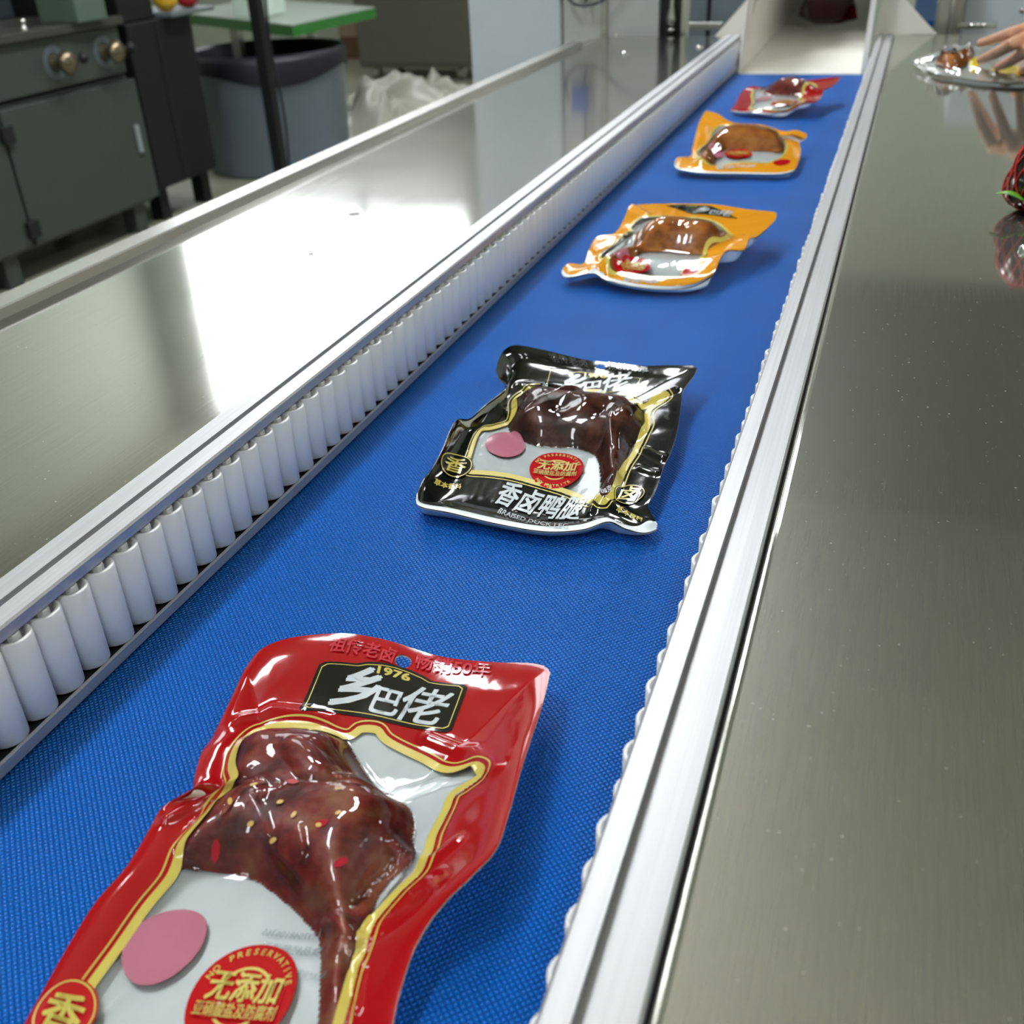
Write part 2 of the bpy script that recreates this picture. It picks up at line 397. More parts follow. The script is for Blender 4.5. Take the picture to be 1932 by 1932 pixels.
# left steel work sheet with a raised outer lip
pl = thing('steel_side_table', 'brushed steel sheet with raised outer lip and window glare, left of the rollers', 'work table', (-0.56, 1.2, FLOOR))
bm = bmesh.new(); bbox(bm, -0.714, -0.4095, YA, YB, 0.0635, 0.0660); bm_to('sheet', bm, M_STEEL_L, pl)
bm = bmesh.new(); extrude_y(bm, [(-0.7138, 0.0640), (-0.7138, 0.0655), (-0.7150, 0.0745), (-0.7165, 0.0760), (-0.7420, 0.0760), (-0.7436, 0.0745), (-0.7436, 0.02), (-0.7420, 0.02), (-0.7420, 0.064)], YA, 2.50); bm_to('lip', bm, M_STEEL, pl)
bm = bmesh.new(); bbox(bm, -0.738, -0.41, YA + 0.02, YB, -0.03, 0.0634)
bm_to('apron', bm, M_STEEL, pl)
for lx in (-0.70, -0.45):
    for ly in (0.1, 2.4): box('leg', lx - 0.02, lx + 0.02, ly - 0.02, ly + 0.02, FLOOR, -0.03, M_STEEL, pl)
def screw(parent, p, z, r, mat, name='screw'):
    c = B(p, z); bm = bmesh.new(); lathe(bm, [(r, 0), (r, r * 0.25), (r * 0.7, r * 0.55), (r * 0.25, r * 0.66), (0, r * 0.66)], 14, (c[0], c[1], z)); return bm_to(name, bm, mat, parent, True)
c = B((668, 404), 0.066); bm = bmesh.new(); lathe(bm, [(0.0064, 0.0), (0.0064, 0.0004), (0.0046, 0.0004), (0.0042, 0.0002), (0, 0.0002)], 18, (c[0], c[1], 0.066)); bm_to('bolt_plug', bm, plain('dull_bolt', srgb(92, 90, 82), 0.4, 0.8), pl)
screw(pl, (587, 479), 0.066, 0.0022, M_STEEL)
for p in [(1178, 101), (1319, 90), (1161, 67)]: screw(pl, p, 0.066, 0.008, M_CHROME)

# right steel table
pr_ = thing('steel_side_table', 'polished steel table sheet with a bright folded edge, right of the belt', 'work table', (0.3, 1.2, FLOOR))
bm = bmesh.new()
extrude_y(bm, [(-0.0338, 0.045), (-0.0345, 0.046), (-0.0345, 0.0655), (-0.0335, 0.0668), (-0.0322, 0.0670), (-0.0305, 0.0662), (0.62, 0.0660), (0.62, 0.0640), (-0.0325, 0.0640), (-0.0325, 0.045)], YA, YB)
bm_to('sheet', bm, M_STEEL_R, pr_)
box('apron', -0.030, 0.60, YA + 0.02, YB - 0.01, -0.03, 0.0638, M_STEEL, pr_)
for lx in (0.0, 0.56):
    for ly in (0.1, 2.4): box('leg', lx - 0.02, lx + 0.02, ly - 0.02, ly + 0.02, FLOOR, -0.03, M_STEEL, pr_)
box('dark_gap', -0.0361, -0.0346, YA, YB, 0.045, 0.0635, M_DARK, pr_)
c = B((1932, 474), 0.066); bm = bmesh.new()
lathe(bm, [(0.0052, 0), (0.0052, 0.0015), (0.0044, 0.004), (0.0028, 0.0056), (0, 0.0062)], 18, (c[0], c[1], 0.066)); bm_to('dome_nut', bm, M_CHROME, pr_, True)

# ================================================================ BAGS
def catmull(P, n=240):
    P = np.asarray(P, float); Q = np.vstack([2 * P[0] - P[1], P, 2 * P[-1] - P[-2]]); out = []
    for i in range(1, len(Q) - 2):
        p0, p1, p2, p3 = Q[i - 1], Q[i], Q[i + 1], Q[i + 2]
        for t in np.linspace(0, 1, 24, endpoint=False):
            out.append(0.5 * ((2 * p1) + (-p0 + p2) * t + (2 * p0 - 5 * p1 + 4 * p2 - p3) * t * t + (-p0 + 3 * p1 - 3 * p2 + p3) * t ** 3))
    out.append(P[-1]); out = np.array(out)
    s = np.r_[0, np.cumsum(np.linalg.norm(np.diff(out, axis=0), axis=1))]; u = np.linspace(0, s[-1], n)
    return np.stack([np.interp(u, s, out[:, k]) for k in range(out.shape[1])], 1), s[-1]
def vnoise(x, y, seed):
    r = np.random.RandomState(seed); G = r.rand(64, 64) * 2 - 1
    xi = np.floor(x).astype(int); yi = np.floor(y).astype(int); fx = x - xi; fy = y - yi
    fx = fx * fx * (3 - 2 * fx); fy = fy * fy * (3 - 2 * fy)
    g = lambda a, b: G[a % 64, b % 64]
    return (g(xi, yi) * (1 - fx) + g(xi + 1, yi) * fx) * (1 - fy) + (g(xi, yi + 1) * (1 - fx) + g(xi + 1, yi + 1) * fx) * fy
def inpoly(X, Y, poly):
    c = np.zeros(X.shape, bool); n = len(poly)
    for i in range(n):
        x1, y1 = poly[i][:2]; x2, y2 = poly[(i + 1) % n][:2]
        if y1 == y2: continue
        c ^= ((y1 > Y) != (y2 > Y)) & (X < (x2 - x1) * (Y - y1) / (y2 - y1) + x1)
    return c
def blur(A, r):
    k = np.exp(-0.5 * (np.arange(-2 * r, 2 * r + 1) / r) ** 2); k /= k.sum()
    for ax in (0, 1):
        pad = [(0, 0), (0, 0)]; pad[ax] = (2 * r, 2 * r); Q = np.pad(A, pad, mode='edge')
        A = np.apply_along_axis(lambda v: np.convolve(v, k, 'valid'), ax, Q)
    return A
def edist(mask, cell):
    """approximate distance (m) from each inside cell to the outside, by chamfer sweeps"""
    D = np.where(mask, 1e6, 0.0); cu, cv = cell
    for _ in range(90):
        Q = np.pad(D, 1, constant_values=0.0); d = math.hypot(cu, cv)
        N = np.minimum.reduce([D, Q[:-2, 1:-1] + cv, Q[2:, 1:-1] + cv, Q[1:-1, :-2] + cu, Q[1:-1, 2:] + cu,
                               Q[:-2, :-2] + d, Q[:-2, 2:] + d, Q[2:, :-2] + d, Q[2:, 2:] + d])
        if np.allclose(N, D): break
        D = N
    return np.where(mask, D, 0)

class Bag:
    """A sealed pouch: white back film, printed front film with a clear window, meat between them.
       The rim is traced as 3-D curves (pixel + height above the belt)."""
    def __init__(s, name, label, rim, base=0.0, nu=120, nv=190, seed=1, zc=0.0025, fall=(0.05, 0.03, 0.03, 0.03), parent_cat='food pouch', group='pouches on the belt'):
        P3 = lambda L: [B(p, p[2]) for p in L]
        T, Bo, Le, Ri = (P3(rim[k]) for k in ('top', 'bottom', 'left', 'right'))
        Le[0] = T[0]; Ri[0] = T[-1]; Le[-1] = Bo[0]; Ri[-1] = Bo[-1]
        (T, lt), (Bo, lb) = catmull(T, nu + 1), catmull(Bo, nu + 1); (Le, ll), (Ri, lr) = catmull(Le, nv + 1), catmull(Ri, nv + 1)
        s.W, s.L = (lt + lb) / 2, (ll + lr) / 2; s.nu, s.nv = nu, nv
        u = np.linspace(0, 1, nu + 1)[None, :, None]; v = np.linspace(0, 1, nv + 1)[:, None, None]
        S_ = (1 - v) * T[None] + v * Bo[None] + (1 - u) * Le[:, None] + u * Ri[:, None] \
            - ((1 - u) * (1 - v) * T[0] + u * (1 - v) * T[-1] + (1 - u) * v * Bo[0] + u * v * Bo[-1])
        uu = u[..., 0] + 0 * v[..., 0]; vv = v[..., 0] + 0 * u[..., 0]
        s.uu, s.vv = uu, vv
        ef = np.maximum.reduce([np.exp(-(vv * s.L / fall[0]) ** 2), np.exp(-((1 - vv) * s.L / fall[1]) ** 2), np.exp(-(uu * s.W / fall[2]) ** 2), np.exp(-((1 - uu) * s.W / fall[3]) ** 2)])
        z = S_[..., 2]; lo = base + zc
        S_[..., 2] = np.where(z > lo, lo + (z - lo) * ef, z)
        S_[..., 2] = np.maximum(S_[..., 2], base + 0.0016)
        s.S = S_; s.base = base; s.H = np.zeros_like(uu); s.M = np.zeros_like(uu); s.mask = np.zeros(uu.shape, bool)
        s.cell = (s.W / nu, s.L / nv); s.seed = seed
        c = S_.mean((0, 1)); s.root = thing(name, label, parent_cat, (c[0], c[1], base), group)
    def pxgrid(s, lift=0.0):
        Q = s.S.copy(); Q[..., 2] += s.H + lift; return proj(Q)
    def meat(s, poly, hmax, wid, lift, power=0.55, lump=0.003, smooth=3):
        G = s.pxgrid(lift); mk = inpoly(G[..., 0], G[..., 1], poly)
        d = edist(mk, s.cell); q = np.clip(d / wid, 0, 1)
        h = hmax * (1 - (1 - q) ** 2) ** power
        X, Y = s.uu * s.W, s.vv * s.L
        h = h + mk * q * lump * (vnoise(X / 0.018, Y / 0.018, s.seed) + 0.2 * vnoise(X / 0.010, Y / 0.010, s.seed + 1))
        h = blur(h, smooth); s.M = np.maximum(s.M, np.where(h > 0.0016, h, 0)); s.mask |= h > 0.0016
    def drape(s, tent=10, tentk=0.55, wr=0.0012, creases=()):
        X, Y = s.uu * s.W, s.vv * s.L
        T = blur(s.M, tent) * tentk if s.M.max() > 0 else s.M
        edge = np.minimum.reduce([X, s.W - X, Y, s.L - Y]); ek = np.clip(edge / 0.012, 0, 1)
        n = vnoise(X / 0.022, Y / 0.03, s.seed + 5) + 0.6 * (0.5 - np.abs(vnoise(X / 0.013 + Y / 0.03, Y / 0.017, s.seed + 6))) + 0.35 * (0.4 - np.abs(vnoise(X / 0.006, Y / 0.009, s.seed + 7)))
        near = np.clip(T / (T.max() + 1e-6) * 2.2, 0.25, 1) if T.max() > 0 else 1
        F = np.maximum(s.M + 0.0007, T * ek + 0.0005) + wr * n * near * ek
        for pts, amp, wd in creases:
            uv = [s.px2uv(p) for p in pts]
            dd = np.full(X.shape, 9.0)
            for (a, b) in zip(uv, uv[1:]):
                ax, ay, bx, by = a[0] * s.W, a[1] * s.L, b[0] * s.W, b[1] * s.L
                t = np.clip(((X - ax) * (bx - ax) + (Y - ay) * (by - ay)) / ((bx - ax) ** 2 + (by - ay) ** 2 + 1e-12), 0, 1)
                dd = np.minimum(dd, np.hypot(X - ax - t * (bx - ax), Y - ay - t * (by - ay)))
            F = F + amp * np.exp(-(dd / wd) ** 2) * np.clip(edge / 0.004, 0, 1)
        F = np.maximum(F, s.M + 0.0006)
        s.H = np.maximum(F, 0.0004)
        s._g = s.pxgrid()
    def px2uv(s, p):
        G = s._g if hasattr(s, '_g') else s.pxgrid()
        d = (G[..., 0] - p[0]) ** 2 + (G[..., 1] - p[1]) ** 2
        j, i = np.unravel_index(np.argmin(d), d.shape)
        i0 = min(max(i, 1), s.nu - 1); j0 = min(max(j, 1), s.nv - 1)
        gu = (G[j0, i0 + 1] - G[j0, i0 - 1]) / 2; gv = (G[j0 + 1, i0] - G[j0 - 1, i0]) / 2
        A = np.array([gu, gv]).T; e = np.array(p[:2]) - G[j, i]
        try: du, dv = np.clip(np.linalg.solve(A, e), -1, 1)
        except Exception: du = dv = 0
        return ((i + du) / s.nu, (j + dv) / s.nv)
    def at(s, u, v, off=0.0, which='front'):
        """points on the front film for arrays of u, v"""
        u = np.clip(np.asarray(u, float), 0, 1) * s.nu; v = np.clip(np.asarray(v, float), 0, 1) * s.nv
        i = np.minimum(u.astype(int), s.nu - 1); j = np.minimum(v.astype(int), s.nv - 1); fu = (u - i)[..., None]; fv = (v - j)[..., None]
        Q = s.S.copy(); Q[..., 2] += s.H if which == 'front' else -0.0006
        r = (Q[j, i] * (1 - fu) + Q[j, i + 1] * fu) * (1 - fv) + (Q[j + 1, i] * (1 - fu) + Q[j + 1, i + 1] * fu) * fv
        r[..., 2] += off; return r
    def grid_part(s, name, Q, sel, mat, parent=None):
        idx = -np.ones(Q.shape[:2], int); Fc = []; V = []
        def vid(j, i):
            if idx[j, i] < 0: idx[j, i] = len(V); V.append(Q[j, i])
            return int(idx[j, i])
        for j, i in zip(*np.nonzero(sel)): Fc.append((vid(j, i), vid(j + 1, i), vid(j + 1, i + 1), vid(j, i + 1)))
        if not Fc: return None
        return link(name, mesh_from(name, V, Fc, mat, True), parent or s.root)
    def build(s, mat_print, mat_meat, window, hem=0.0, hole=None, belly=0.006, meat_name='duck_leg', back=None):
        nu, nv = s.nu, s.nv
        cu = (s.uu[:-1, :-1] + s.uu[1:, 1:]) / 2; cv = (s.vv[:-1, :-1] + s.vv[1:, 1:]) / 2
        # rounded corners
        r = 0.006; X, Y = cu * s.W, cv * s.L
        ex = np.minimum(X, s.W - X); ey = np.minimum(Y, s.L - Y)
        keep = ~((ex < r) & (ey < r) & ((r - ex) ** 2 + (r - ey) ** 2 > r * r))
        Fq = s.S.copy(); Fq[..., 2] += s.H
        if hole is not None:
            hu, hv, hr = hole; D = np.hypot(X - hu * s.W, Y - hv * s.L); keep &= D > hr
            gx, gy = s.uu * s.W - hu * s.W, s.vv * s.L - hv * s.L; dd = np.hypot(gx, gy) + 1e-9
            nr = (dd > hr * 0.3) & (np.abs(dd - hr) < max(s.cell) * 0.8)
            k = np.where(nr, hr / dd, 1.0); nu_ = np.clip((hu * s.W + gx * k) / s.W, 0, 1); nv_ = np.clip((hv * s.L + gy * k) / s.L, 0, 1)
            Fq2 = s.at(nu_, nv_); Fq = np.where(nr[..., None], Fq2, Fq)
        s.wuv = [s.px2uv(p) for p in window] if window else []
        inw = inpoly(cu, cv, s.wuv) if window else np.zeros(cu.shape, bool)
        hemm = (cv > 1 - hem / s.L) if hem > 0 else np.zeros(cu.shape, bool)
        s.grid_part('printed_film', Fq, keep & ~inw & ~hemm, mat_print)
        if hem > 0: s.grid_part('white_hem', Fq, keep & hemm, M_WHITEFILM)
        if window: s.grid_part('clear_window', Fq, keep & inw, M_CLEAR)
        Bq = s.S.copy()
        vb = (1 - s.vv) * s.L; ub = np.minimum(s.uu, 1 - s.uu) * s.W
        Bq[..., 2] -= 0.0006 + belly * (1 - np.exp(-(np.minimum(vb, ub) / 0.007) ** 2)) * np.exp(-(np.minimum(vb, ub * 2) / 0.05) ** 2)
        Bq[..., 2] = np.maximum(Bq[..., 2], s.base + 0.0008)
        s.grid_part('back_film', Bq, keep, back or M_WHITEFILM)
        if mat_meat is not None and s.mask.any():
            Mq = s.S.copy(); Mq[..., 2] += np.where(s.mask, s.M, 0.0) + 0.0001
            mm = s.mask[:-1, :-1] | s.mask[1:, 1:] | s.mask[:-1, 1:] | s.mask[1:, :-1]
            s.grid_part(meat_name, Mq, mm & keep, mat_meat)
        return s
    # ---- prints laid on the film (all in bag metres, mapped through the film surface)
    def decal(s, name, P2, Fc, mat, off, parent=None):
        P2 = np.asarray(P2, float); Q = s.at(P2[:, 0] / s.W, P2[:, 1] / s.L, off)
        return link(name, mesh_from(name, Q, Fc, mat, True), parent or s.root)
    def st(s, p):
        u, v = s.px2uv(p); return np.array([u * s.W, v * s.L])
    def band(s, name, mat, inset, width, off=0.0003, closed=True, pts=None):
        poly = np.array(pts if pts is not None else [(u * s.W, v * s.L) for u, v in s.wuv])
        Q = np.vstack([poly, poly[:1]]) if closed else poly
        Q, ln = catmull(Q, max(60, int(0.5 / 0.0016)))
        if closed: Q = Q[:-1]
        n = len(Q); tg = (np.roll(Q, -1, 0) - np.roll(Q, 1, 0)); tg /= np.linalg.norm(tg, axis=1)[:, None] + 1e-12
        nr = np.stack([-tg[:, 1], tg[:, 0]], 1)
        area = 0.5 * np.sum(Q[:, 0] * np.roll(Q[:, 1], -1) - np.roll(Q[:, 0], -1) * Q[:, 1])
        if area < 0: nr = -nr
        K = 3; P2 = []; Fc = []
        for k in range(K + 1): P2.extend(Q + nr * (inset + width * k / K))
        for k in range(K):
            for i in range(n if closed else n - 1):
                i2 = (i + 1) % n; Fc.append((k * n + i, k * n + i2, (k + 1) * n + i2, (k + 1) * n + i))
        return s.decal(name, P2, Fc, mat, off)
    def disc(s, name, c, rx, ry, mat, off=0.0003, r0=0.0, parent=None):
        P2 = []; Fc = []; K, n = (8 if r0 == 0 else 2), 40
        for k in range(K + 1):
            q = r0 + (1 - r0) * k / K
            for a in range(n): P2.append((c[0] + rx * q * math.cos(2 * math.pi * a / n), c[1] + ry * q * math.sin(2 * math.pi * a / n)))
        for k in range(K):
            for a in range(n): Fc.append((k * n + a, (k + 1) * n + a, (k + 1) * n + (a + 1) % n, k * n + (a + 1) % n))
        return s.decal(name, P2, Fc, mat, off, parent)
    def poly(s, name, pts, mat, off, cut=0.003, parent=None):
        bm = bmesh.new(); bm.faces.new([bm.verts.new((p[0], p[1], 0)) for p in pts]); return s._flat(name, bm, mat, off, cut, parent)
    def _flat(s, name, bm, mat, off, cut, parent):
        bmesh.ops.triangulate(bm, faces=bm.faces[:])
        xs = [v.co.x for v in bm.verts]; ys = [v.co.y for v in bm.verts]
        for ax, lo, hi in ((0, min(xs), max(xs)), (1, min(ys), max(ys))):
            k = math.ceil((hi - lo) / cut)
            for q in range(1, k):
                c = lo + (hi - lo) * q / k
                bmesh.ops.bisect_plane(bm, geom=bm.verts[:] + bm.edges[:] + bm.faces[:], plane_co=(c, 0, 0) if ax == 0 else (0, c, 0), plane_no=(1, 0, 0) if ax == 0 else (0, 1, 0))
        bm.verts.index_update(); P2 = [(v.co.x, v.co.y) for v in bm.verts]; Fc = [[v.index for v in f.verts] for f in bm.faces]; bm.free()
        return s.decal(name, P2, Fc, mat, off, parent)
    def text(s, body, A, C, mat, off=0.0005, hs=1.0, bold=0.012, shear=0.0, cut=0.004, name='lettering', parent=None, mirror=False, st=False):
        """lettering whose baseline runs from pixel A to pixel C on the film"""
        a, c = (np.array(A), np.array(C)) if st else (s.st(A), s.st(C))
        P, Fc = glyphs(body, bold)
        if len(P) == 0: return None
        P = P.copy(); w = P[:, 0].max() - P[:, 0].min(); P[:, 0] -= P[:, 0].min()
        if mirror: P[:, 0] = w - P[:, 0]
        P[:, 0] += shear * P[:, 1]; k = np.linalg.norm(c - a) / w; ex = (c - a) / np.linalg.norm(c - a); ey = np.array([ex[1], -ex[0]])   # t grows downwards
        P2 = a + np.outer(P[:, 0] * k, ex) + np.outer(P[:, 1] * k * hs, ey)
        bm = bmesh.new(); vs = [bm.verts.new((p[0], p[1], 0)) for p in P2]
        for f in Fc:
            try: bm.faces.new([vs[i] for i in f])
            except ValueError: pass
        return s._flat(name, bm, mat, off, cut, parent)
    def arc_text(s, body, c, rx, ry, a0, a1, h, mat, off=0.0006, parent=None, flip=False):
        """capital letters spread along an arc (angles clockwise from the top of the bag)"""
        n = len(body); bm = bmesh.new()
        for i, ch in enumerate(body):
            if ch == ' ': continue
            P, Fc = glyphs(ch, 0.02); P = P.copy(); P[:, 0] -= (P[:, 0].max() + P[:, 0].min()) / 2
            if flip: P = P * np.array([1, 1]) ; P[:, 1] -= 0.72
            th = math.radians(a0 + (a1 - a0) * i / (n - 1)); cx, cy = c[0] + rx * math.sin(th), c[1] - ry * math.cos(th)
            up = np.array([math.sin(th), -math.cos(th)]); rt = np.array([math.cos(th), math.sin(th)])
            if flip: up, rt = -up, -rt
            P2 = np.array([cx, cy]) + np.outer(P[:, 0] * h, rt) + np.outer(P[:, 1] * h, up)
            vs = [bm.verts.new((p[0], p[1], 0)) for p in P2]
            for f in Fc:
                try: bm.faces.new([vs[k] for k in f])
                except ValueError: pass
        return s._flat('lettering', bm, mat, off, 0.004, parent)
_gl = {}
def glyphs(body, bold):
    key = (body, bold)
    if key not in _gl:
        cu = bpy.data.curves.new('glyph', 'FONT'); cu.body = body; cu.resolution_u = 3
        ob = bpy.data.objects.new('glyph', cu); COL.objects.link(ob)
        dg = bpy.context.evaluated_depsgraph_get(); me = bpy.data.meshes.new_from_object(ob.evaluated_get(dg))
        P0 = np.array([(v.co.x, v.co.y) for v in me.vertices]); F0 = [list(f.vertices) for f in me.polygons]
        sh = [(0, 0)] if bold <= 0.005 else [(-1, -1), (1, -1), (1, 1), (-1, 1)]
        _gl[key] = (np.vstack([P0 + np.array(q) * bold for q in sh]), [[k + n * len(P0) for k in f] for n in range(len(sh)) for f in F0])
        bpy.data.objects.remove(ob); bpy.data.curves.remove(cu); bpy.data.meshes.remove(me)
    return _gl[key]
def badge(bag, c, r, detail=True, ry=None):
    """red 'no additive' roundel"""
    ry = ry or r
    d = bag.disc('badge', c, r, ry, M_BADGE, 0.0005)
    bag.disc('badge_ring', c, r * 0.55, ry * 0.55, M_GOLD, 0.0008, 0.90, d)
    bag.disc('badge_ring', c, r * 0.33, ry * 0.33, M_GOLD, 0.0008, 0.84, d)
    bar = [(c[0] - r * 0.80, c[1] + ry * 0.40), (c[0] + r * 0.80, c[1] + ry * 0.40), (c[0] + r * 0.80, c[1] - ry * 0.24), (c[0] - r * 0.80, c[1] - ry * 0.24)]
    bag.poly('badge_panel', bar, M_BADGE, 0.0009, 0.004, d)
    bag.text('无添加', (c[0] - r * 0.70, c[1] + ry * 0.05), (c[0] + r * 0.72, c[1] + ry * 0.05), M_GOLD, 0.0016, 1.15 * ry / r, 0.022, cut=0.002, parent=d, st=True)
    bag.text('亚硝酸盐及防腐剂', (c[0] - r * 0.80, c[1] + ry * 0.36), (c[0] + r * 0.80, c[1] + ry * 0.36), M_GOLD, 0.0016, 1.35 * ry / r, 0.014, cut=0.002, parent=d, st=True)
    if detail:
        bag.arc_text('NO PRESERVATIVE', c, r * 0.79, ry * 0.79, -68, 68, r * 0.17, M_GOLD, 0.0008, d)
        bag.arc_text('NO NITRITE', c, r * 0.79, ry * 0.79, 222, 138, r * 0.17, M_GOLD, 0.0008, d, True)
    return d

# ---- the red pouch in front
LFT = [(466, 1256, .016), (440, 1312, .014), (405, 1385, .012), (381, 1422, .016), (367, 1470, .018), (362, 1494, .018), (330, 1512, .014), (302, 1531, .012),
       (285, 1562, .012), (240, 1636, .011), (180, 1706, .010), (130, 1786, .010), (86, 1864, .010), (48, 1932, .010), (-30, 2075, .010)]
RGT = [(1040, 1262, .018), (1026, 1322, .022), (1004, 1390, .024), (984, 1452, .026), (962, 1530, .028), (938, 1600, .030), (896, 1648, .028), (845, 1698, .024),
       (806, 1748, .020), (778, 1802, .016), (760, 1856, .014), (742, 1932, .012), (715, 2105, .010)]
rim = dict(top=[(466, 1256, .016), (496, 1225, .020), (545, 1206, .022), (610, 1198, .022), (665, 1198, .021), (735, 1211, .018), (830, 1240, .014), (930, 1251, .014), (1000, 1253, .016), (1040, 1262, .018)],
           bottom=[(-30, 2075, .010), (150, 2125, .008), (400, 2150, .006), (600, 2135, .008), (715, 2105, .010)], left=LFT, right=RGT)
R1 = Bag('duck_leg_pouch', 'glossy red pouch with a dark braised duck leg, nearest on the belt', rim, nu=170, nv=260, seed=11, fall=(0.045, 0.03, 0.022, 0.03))
c2 = lambda L: cr(300, 1350, 600 / 1932, L)
MEAT1 = c2([(435, 300), (450, 220), (520, 140), (640, 95), (800, 90), (1000, 110), (1110, 150), (1150, 240), (1250, 390), (1400, 520), (1470, 505), (1500, 640), (1490, 780), (1540, 870),
            (1440, 870), (1350, 960), (1250, 1100), (1240, 1220), (1190, 1330), (1215, 1395), (1130, 1440), (1112, 1600), (1100, 1874), (1085, 2050), (985, 2050), (1000, 1874), (1030, 1400),
            (1020, 1290), (930, 1180), (800, 1060), (680, 960), (560, 905), (300, 870), (110, 850), (150, 740), (250, 620), (430, 480), (425, 350)])
R1.meat(MEAT1, 0.021, 0.028, 0.004, 0.55, 0.003, 4)
R1.meat(c2([(560, 330), (620, 180), (800, 110), (1000, 130), (1130, 260), (1280, 450), (1300, 620), (1100, 700), (850, 660), (640, 560)]), 0.028, 0.032, 0.006, 0.7, 0.002, 6)
c1 = lambda L: cr(0, 1170, 1100 / 1932, L)
R1.drape(4, 0.42, 0.0006, [
    (c2([(1480, 490), (1700, 410), (1900, 350)]), 0.0035, 0.0022), (c2([(1440, 870), (1650, 900), (1800, 780)]), 0.003, 0.003), (c2([(600, 500), (740, 640), (720, 680)]), -0.002, 0.002),
    (c2([(430, 480), (250, 560), (60, 640)]), 0.003, 0.003), (c2([(480, 500), (740, 610)]), 0.0018, 0.002), (c2([(1130, 550), (1440, 520)]), 0.0018, 0.002),
    (c2([(600, 680), (700, 900), (900, 1120)]), 0.0016, 0.0022), (c2([(1040, 1300), (1240, 1400)]), 0.003, 0.0025), (c2([(880, 860), (900, 1000)]), 0.0012, 0.002),
    (c2([(1230, 1250), (1330, 1080), (1480, 920)]), 0.003, 0.0022), (c2([(430, 740), (590, 600)]), 0.0015, 0.0016), (c2([(1130, 1440), (1240, 1560), (1200, 1800)]), 0.0015, 0.002),
    (c1([(640, 560), (560, 600), (520, 620)]), 0.003, 0.004), (c1([(1420, 400), (1560, 440), (1640, 500)]), 0.0025, 0.004), (c1([(800, 330), (900, 300), (1100, 330)]), 0.0018, 0.003)])
WIN1 = [(120, 1932), (154, 1874), (215, 1790), (262, 1722), (312, 1660), (338, 1592), (380, 1541), (422, 1495), (432, 1446), (446, 1405), (480, 1379), (520, 1366), (575, 1364), (640, 1384), (662, 1384),
        (680, 1372), (715, 1374), (735, 1395), (797, 1426), (848, 1449), (890, 1441), (912, 1447), (908, 1466), (880, 1487), (854, 1508), (826, 1569), (803, 1626), (757, 1682), (708, 1739), (690, 1790),
        (672, 1840), (655, 1900), (640, 1950), (610, 2010), (540, 2035), (300, 2025), (160, 2000), (112, 1965)]
hu, hv = R1.px2uv((761, 1247))
R1.build(M_RED, M_MEAT_RED, WIN1, hem=0.004, hole=(hu, hv, 0.0042))
R1.band('gold_border', M_GOLD, -0.0005, 0.0042, 0.0005)
R1.band('gold_line', M_GOLD, -0.0032, 0.0008, 0.0004)
# brand plate
def brand_plate(bag, quad, mat=M_BLACK, line=M_GOLD, silver=M_SILVER):
    """arched black plate: quad = px of TL, TR, BR, BL"""
    a, b, c, d = [bag.st(p) for p in quad]
    def Q(x, y): return (a * (1 - x) + b * x) * (1 - y) + (d * (1 - x) + c * x) * y
    def outline(e, ey):
        pts = []
        for x, y in [(0.03, 0), (0.24, 0.0), (0.30, -0.07), (0.4, -0.12), (0.5, -0.135), (0.6, -0.12), (0.70, -0.07), (0.76, 0.0), (0.97, 0), (1, 0.06), (1, 0.94), (0.97, 1), (0.03, 1), (0, 0.94), (0, 0.06)]:
            pts.append(Q(0.5 + (x - 0.5) * (1 - e), 0.45 + (y - 0.45) * (1 - ey)))
        return pts
    o = bag.poly('brand_plate', outline(0, 0), mat, 0.0004, 0.004)
    ol = outline(0.05, 0.11); bm = bmesh.new(); n = len(ol)
    i_ = outline(0.062, 0.14)
    vo = [bm.verts.new((*p, 0)) for p in ol]; vi = [bm.verts.new((*p, 0)) for p in i_]
    for k in range(n): bm.faces.new((vo[k], vo[(k + 1) % n], vi[(k + 1) % n], vi[k]))
    bag._flat('plate_line', bm, line, 0.0007, 0.004, o)
    bag.text('1976', Q(0.39, 0.13), Q(0.62, 0.13), line, 0.0007, 0.62, 0.03, name='lettering', parent=o, st=True)
    bag.text('乡', Q(0.16, 0.76), Q(0.44, 0.76), silver, 0.0007, 0.95, 0.028, 0.25, parent=o, st=True)
    bag.text('巴', Q(0.43, 0.84), Q(0.62, 0.84), silver, 0.0007, 0.95, 0.02, 0.15, parent=o, st=True)
    bag.text('佬', Q(0.60, 0.84), Q(0.90, 0.84), silver, 0.0007, 0.92, 0.012, 0.25, parent=o, st=True)
    return o
brand_plate(R1, [(604, 1250), (884, 1293), (850, 1384), (562, 1343)])
R1.text('祖传老卤', (618, 1228), (742, 1252), M_FADED, 0.0009, 1.2, 0.02)
R1.text('畅销50年', (782, 1258), (925, 1275), M_FADED, 0.0009, 1.2, 0.02)
pc = R1.st((310, 1785)); R1.disc('pink_disc', pc, 0.0165, 0.0165, M_PINK, 0.0004)
bc = R1.st((455, 1884)); badge(R1, bc, 0.0225)
fc = R1.st((122, 1912)); d = R1.disc('seal_disc', fc, 0.0130, 0.0130, M_BADGE, 0.0006)
R1.disc('seal_ring', fc, 0.0122, 0.0122, M_GOLD, 0.0009, 0.94, d)
R1.text('香', (fc[0] - 0.0082, fc[1] + 0.0075), (fc[0] + 0.0082, fc[1] + 0.0075), M_GOLD, 0.0015, 1.0, 0.02, cut=0.002, parent=d, st=True)
def faint(bag, rows):
    """reversed small print of the back film showing through the window"""
    for body, A, C in rows: bag.text(body, A, C, M_FAINT, -0.0004, 1.0, 0.0, name='small_print', mirror=True)
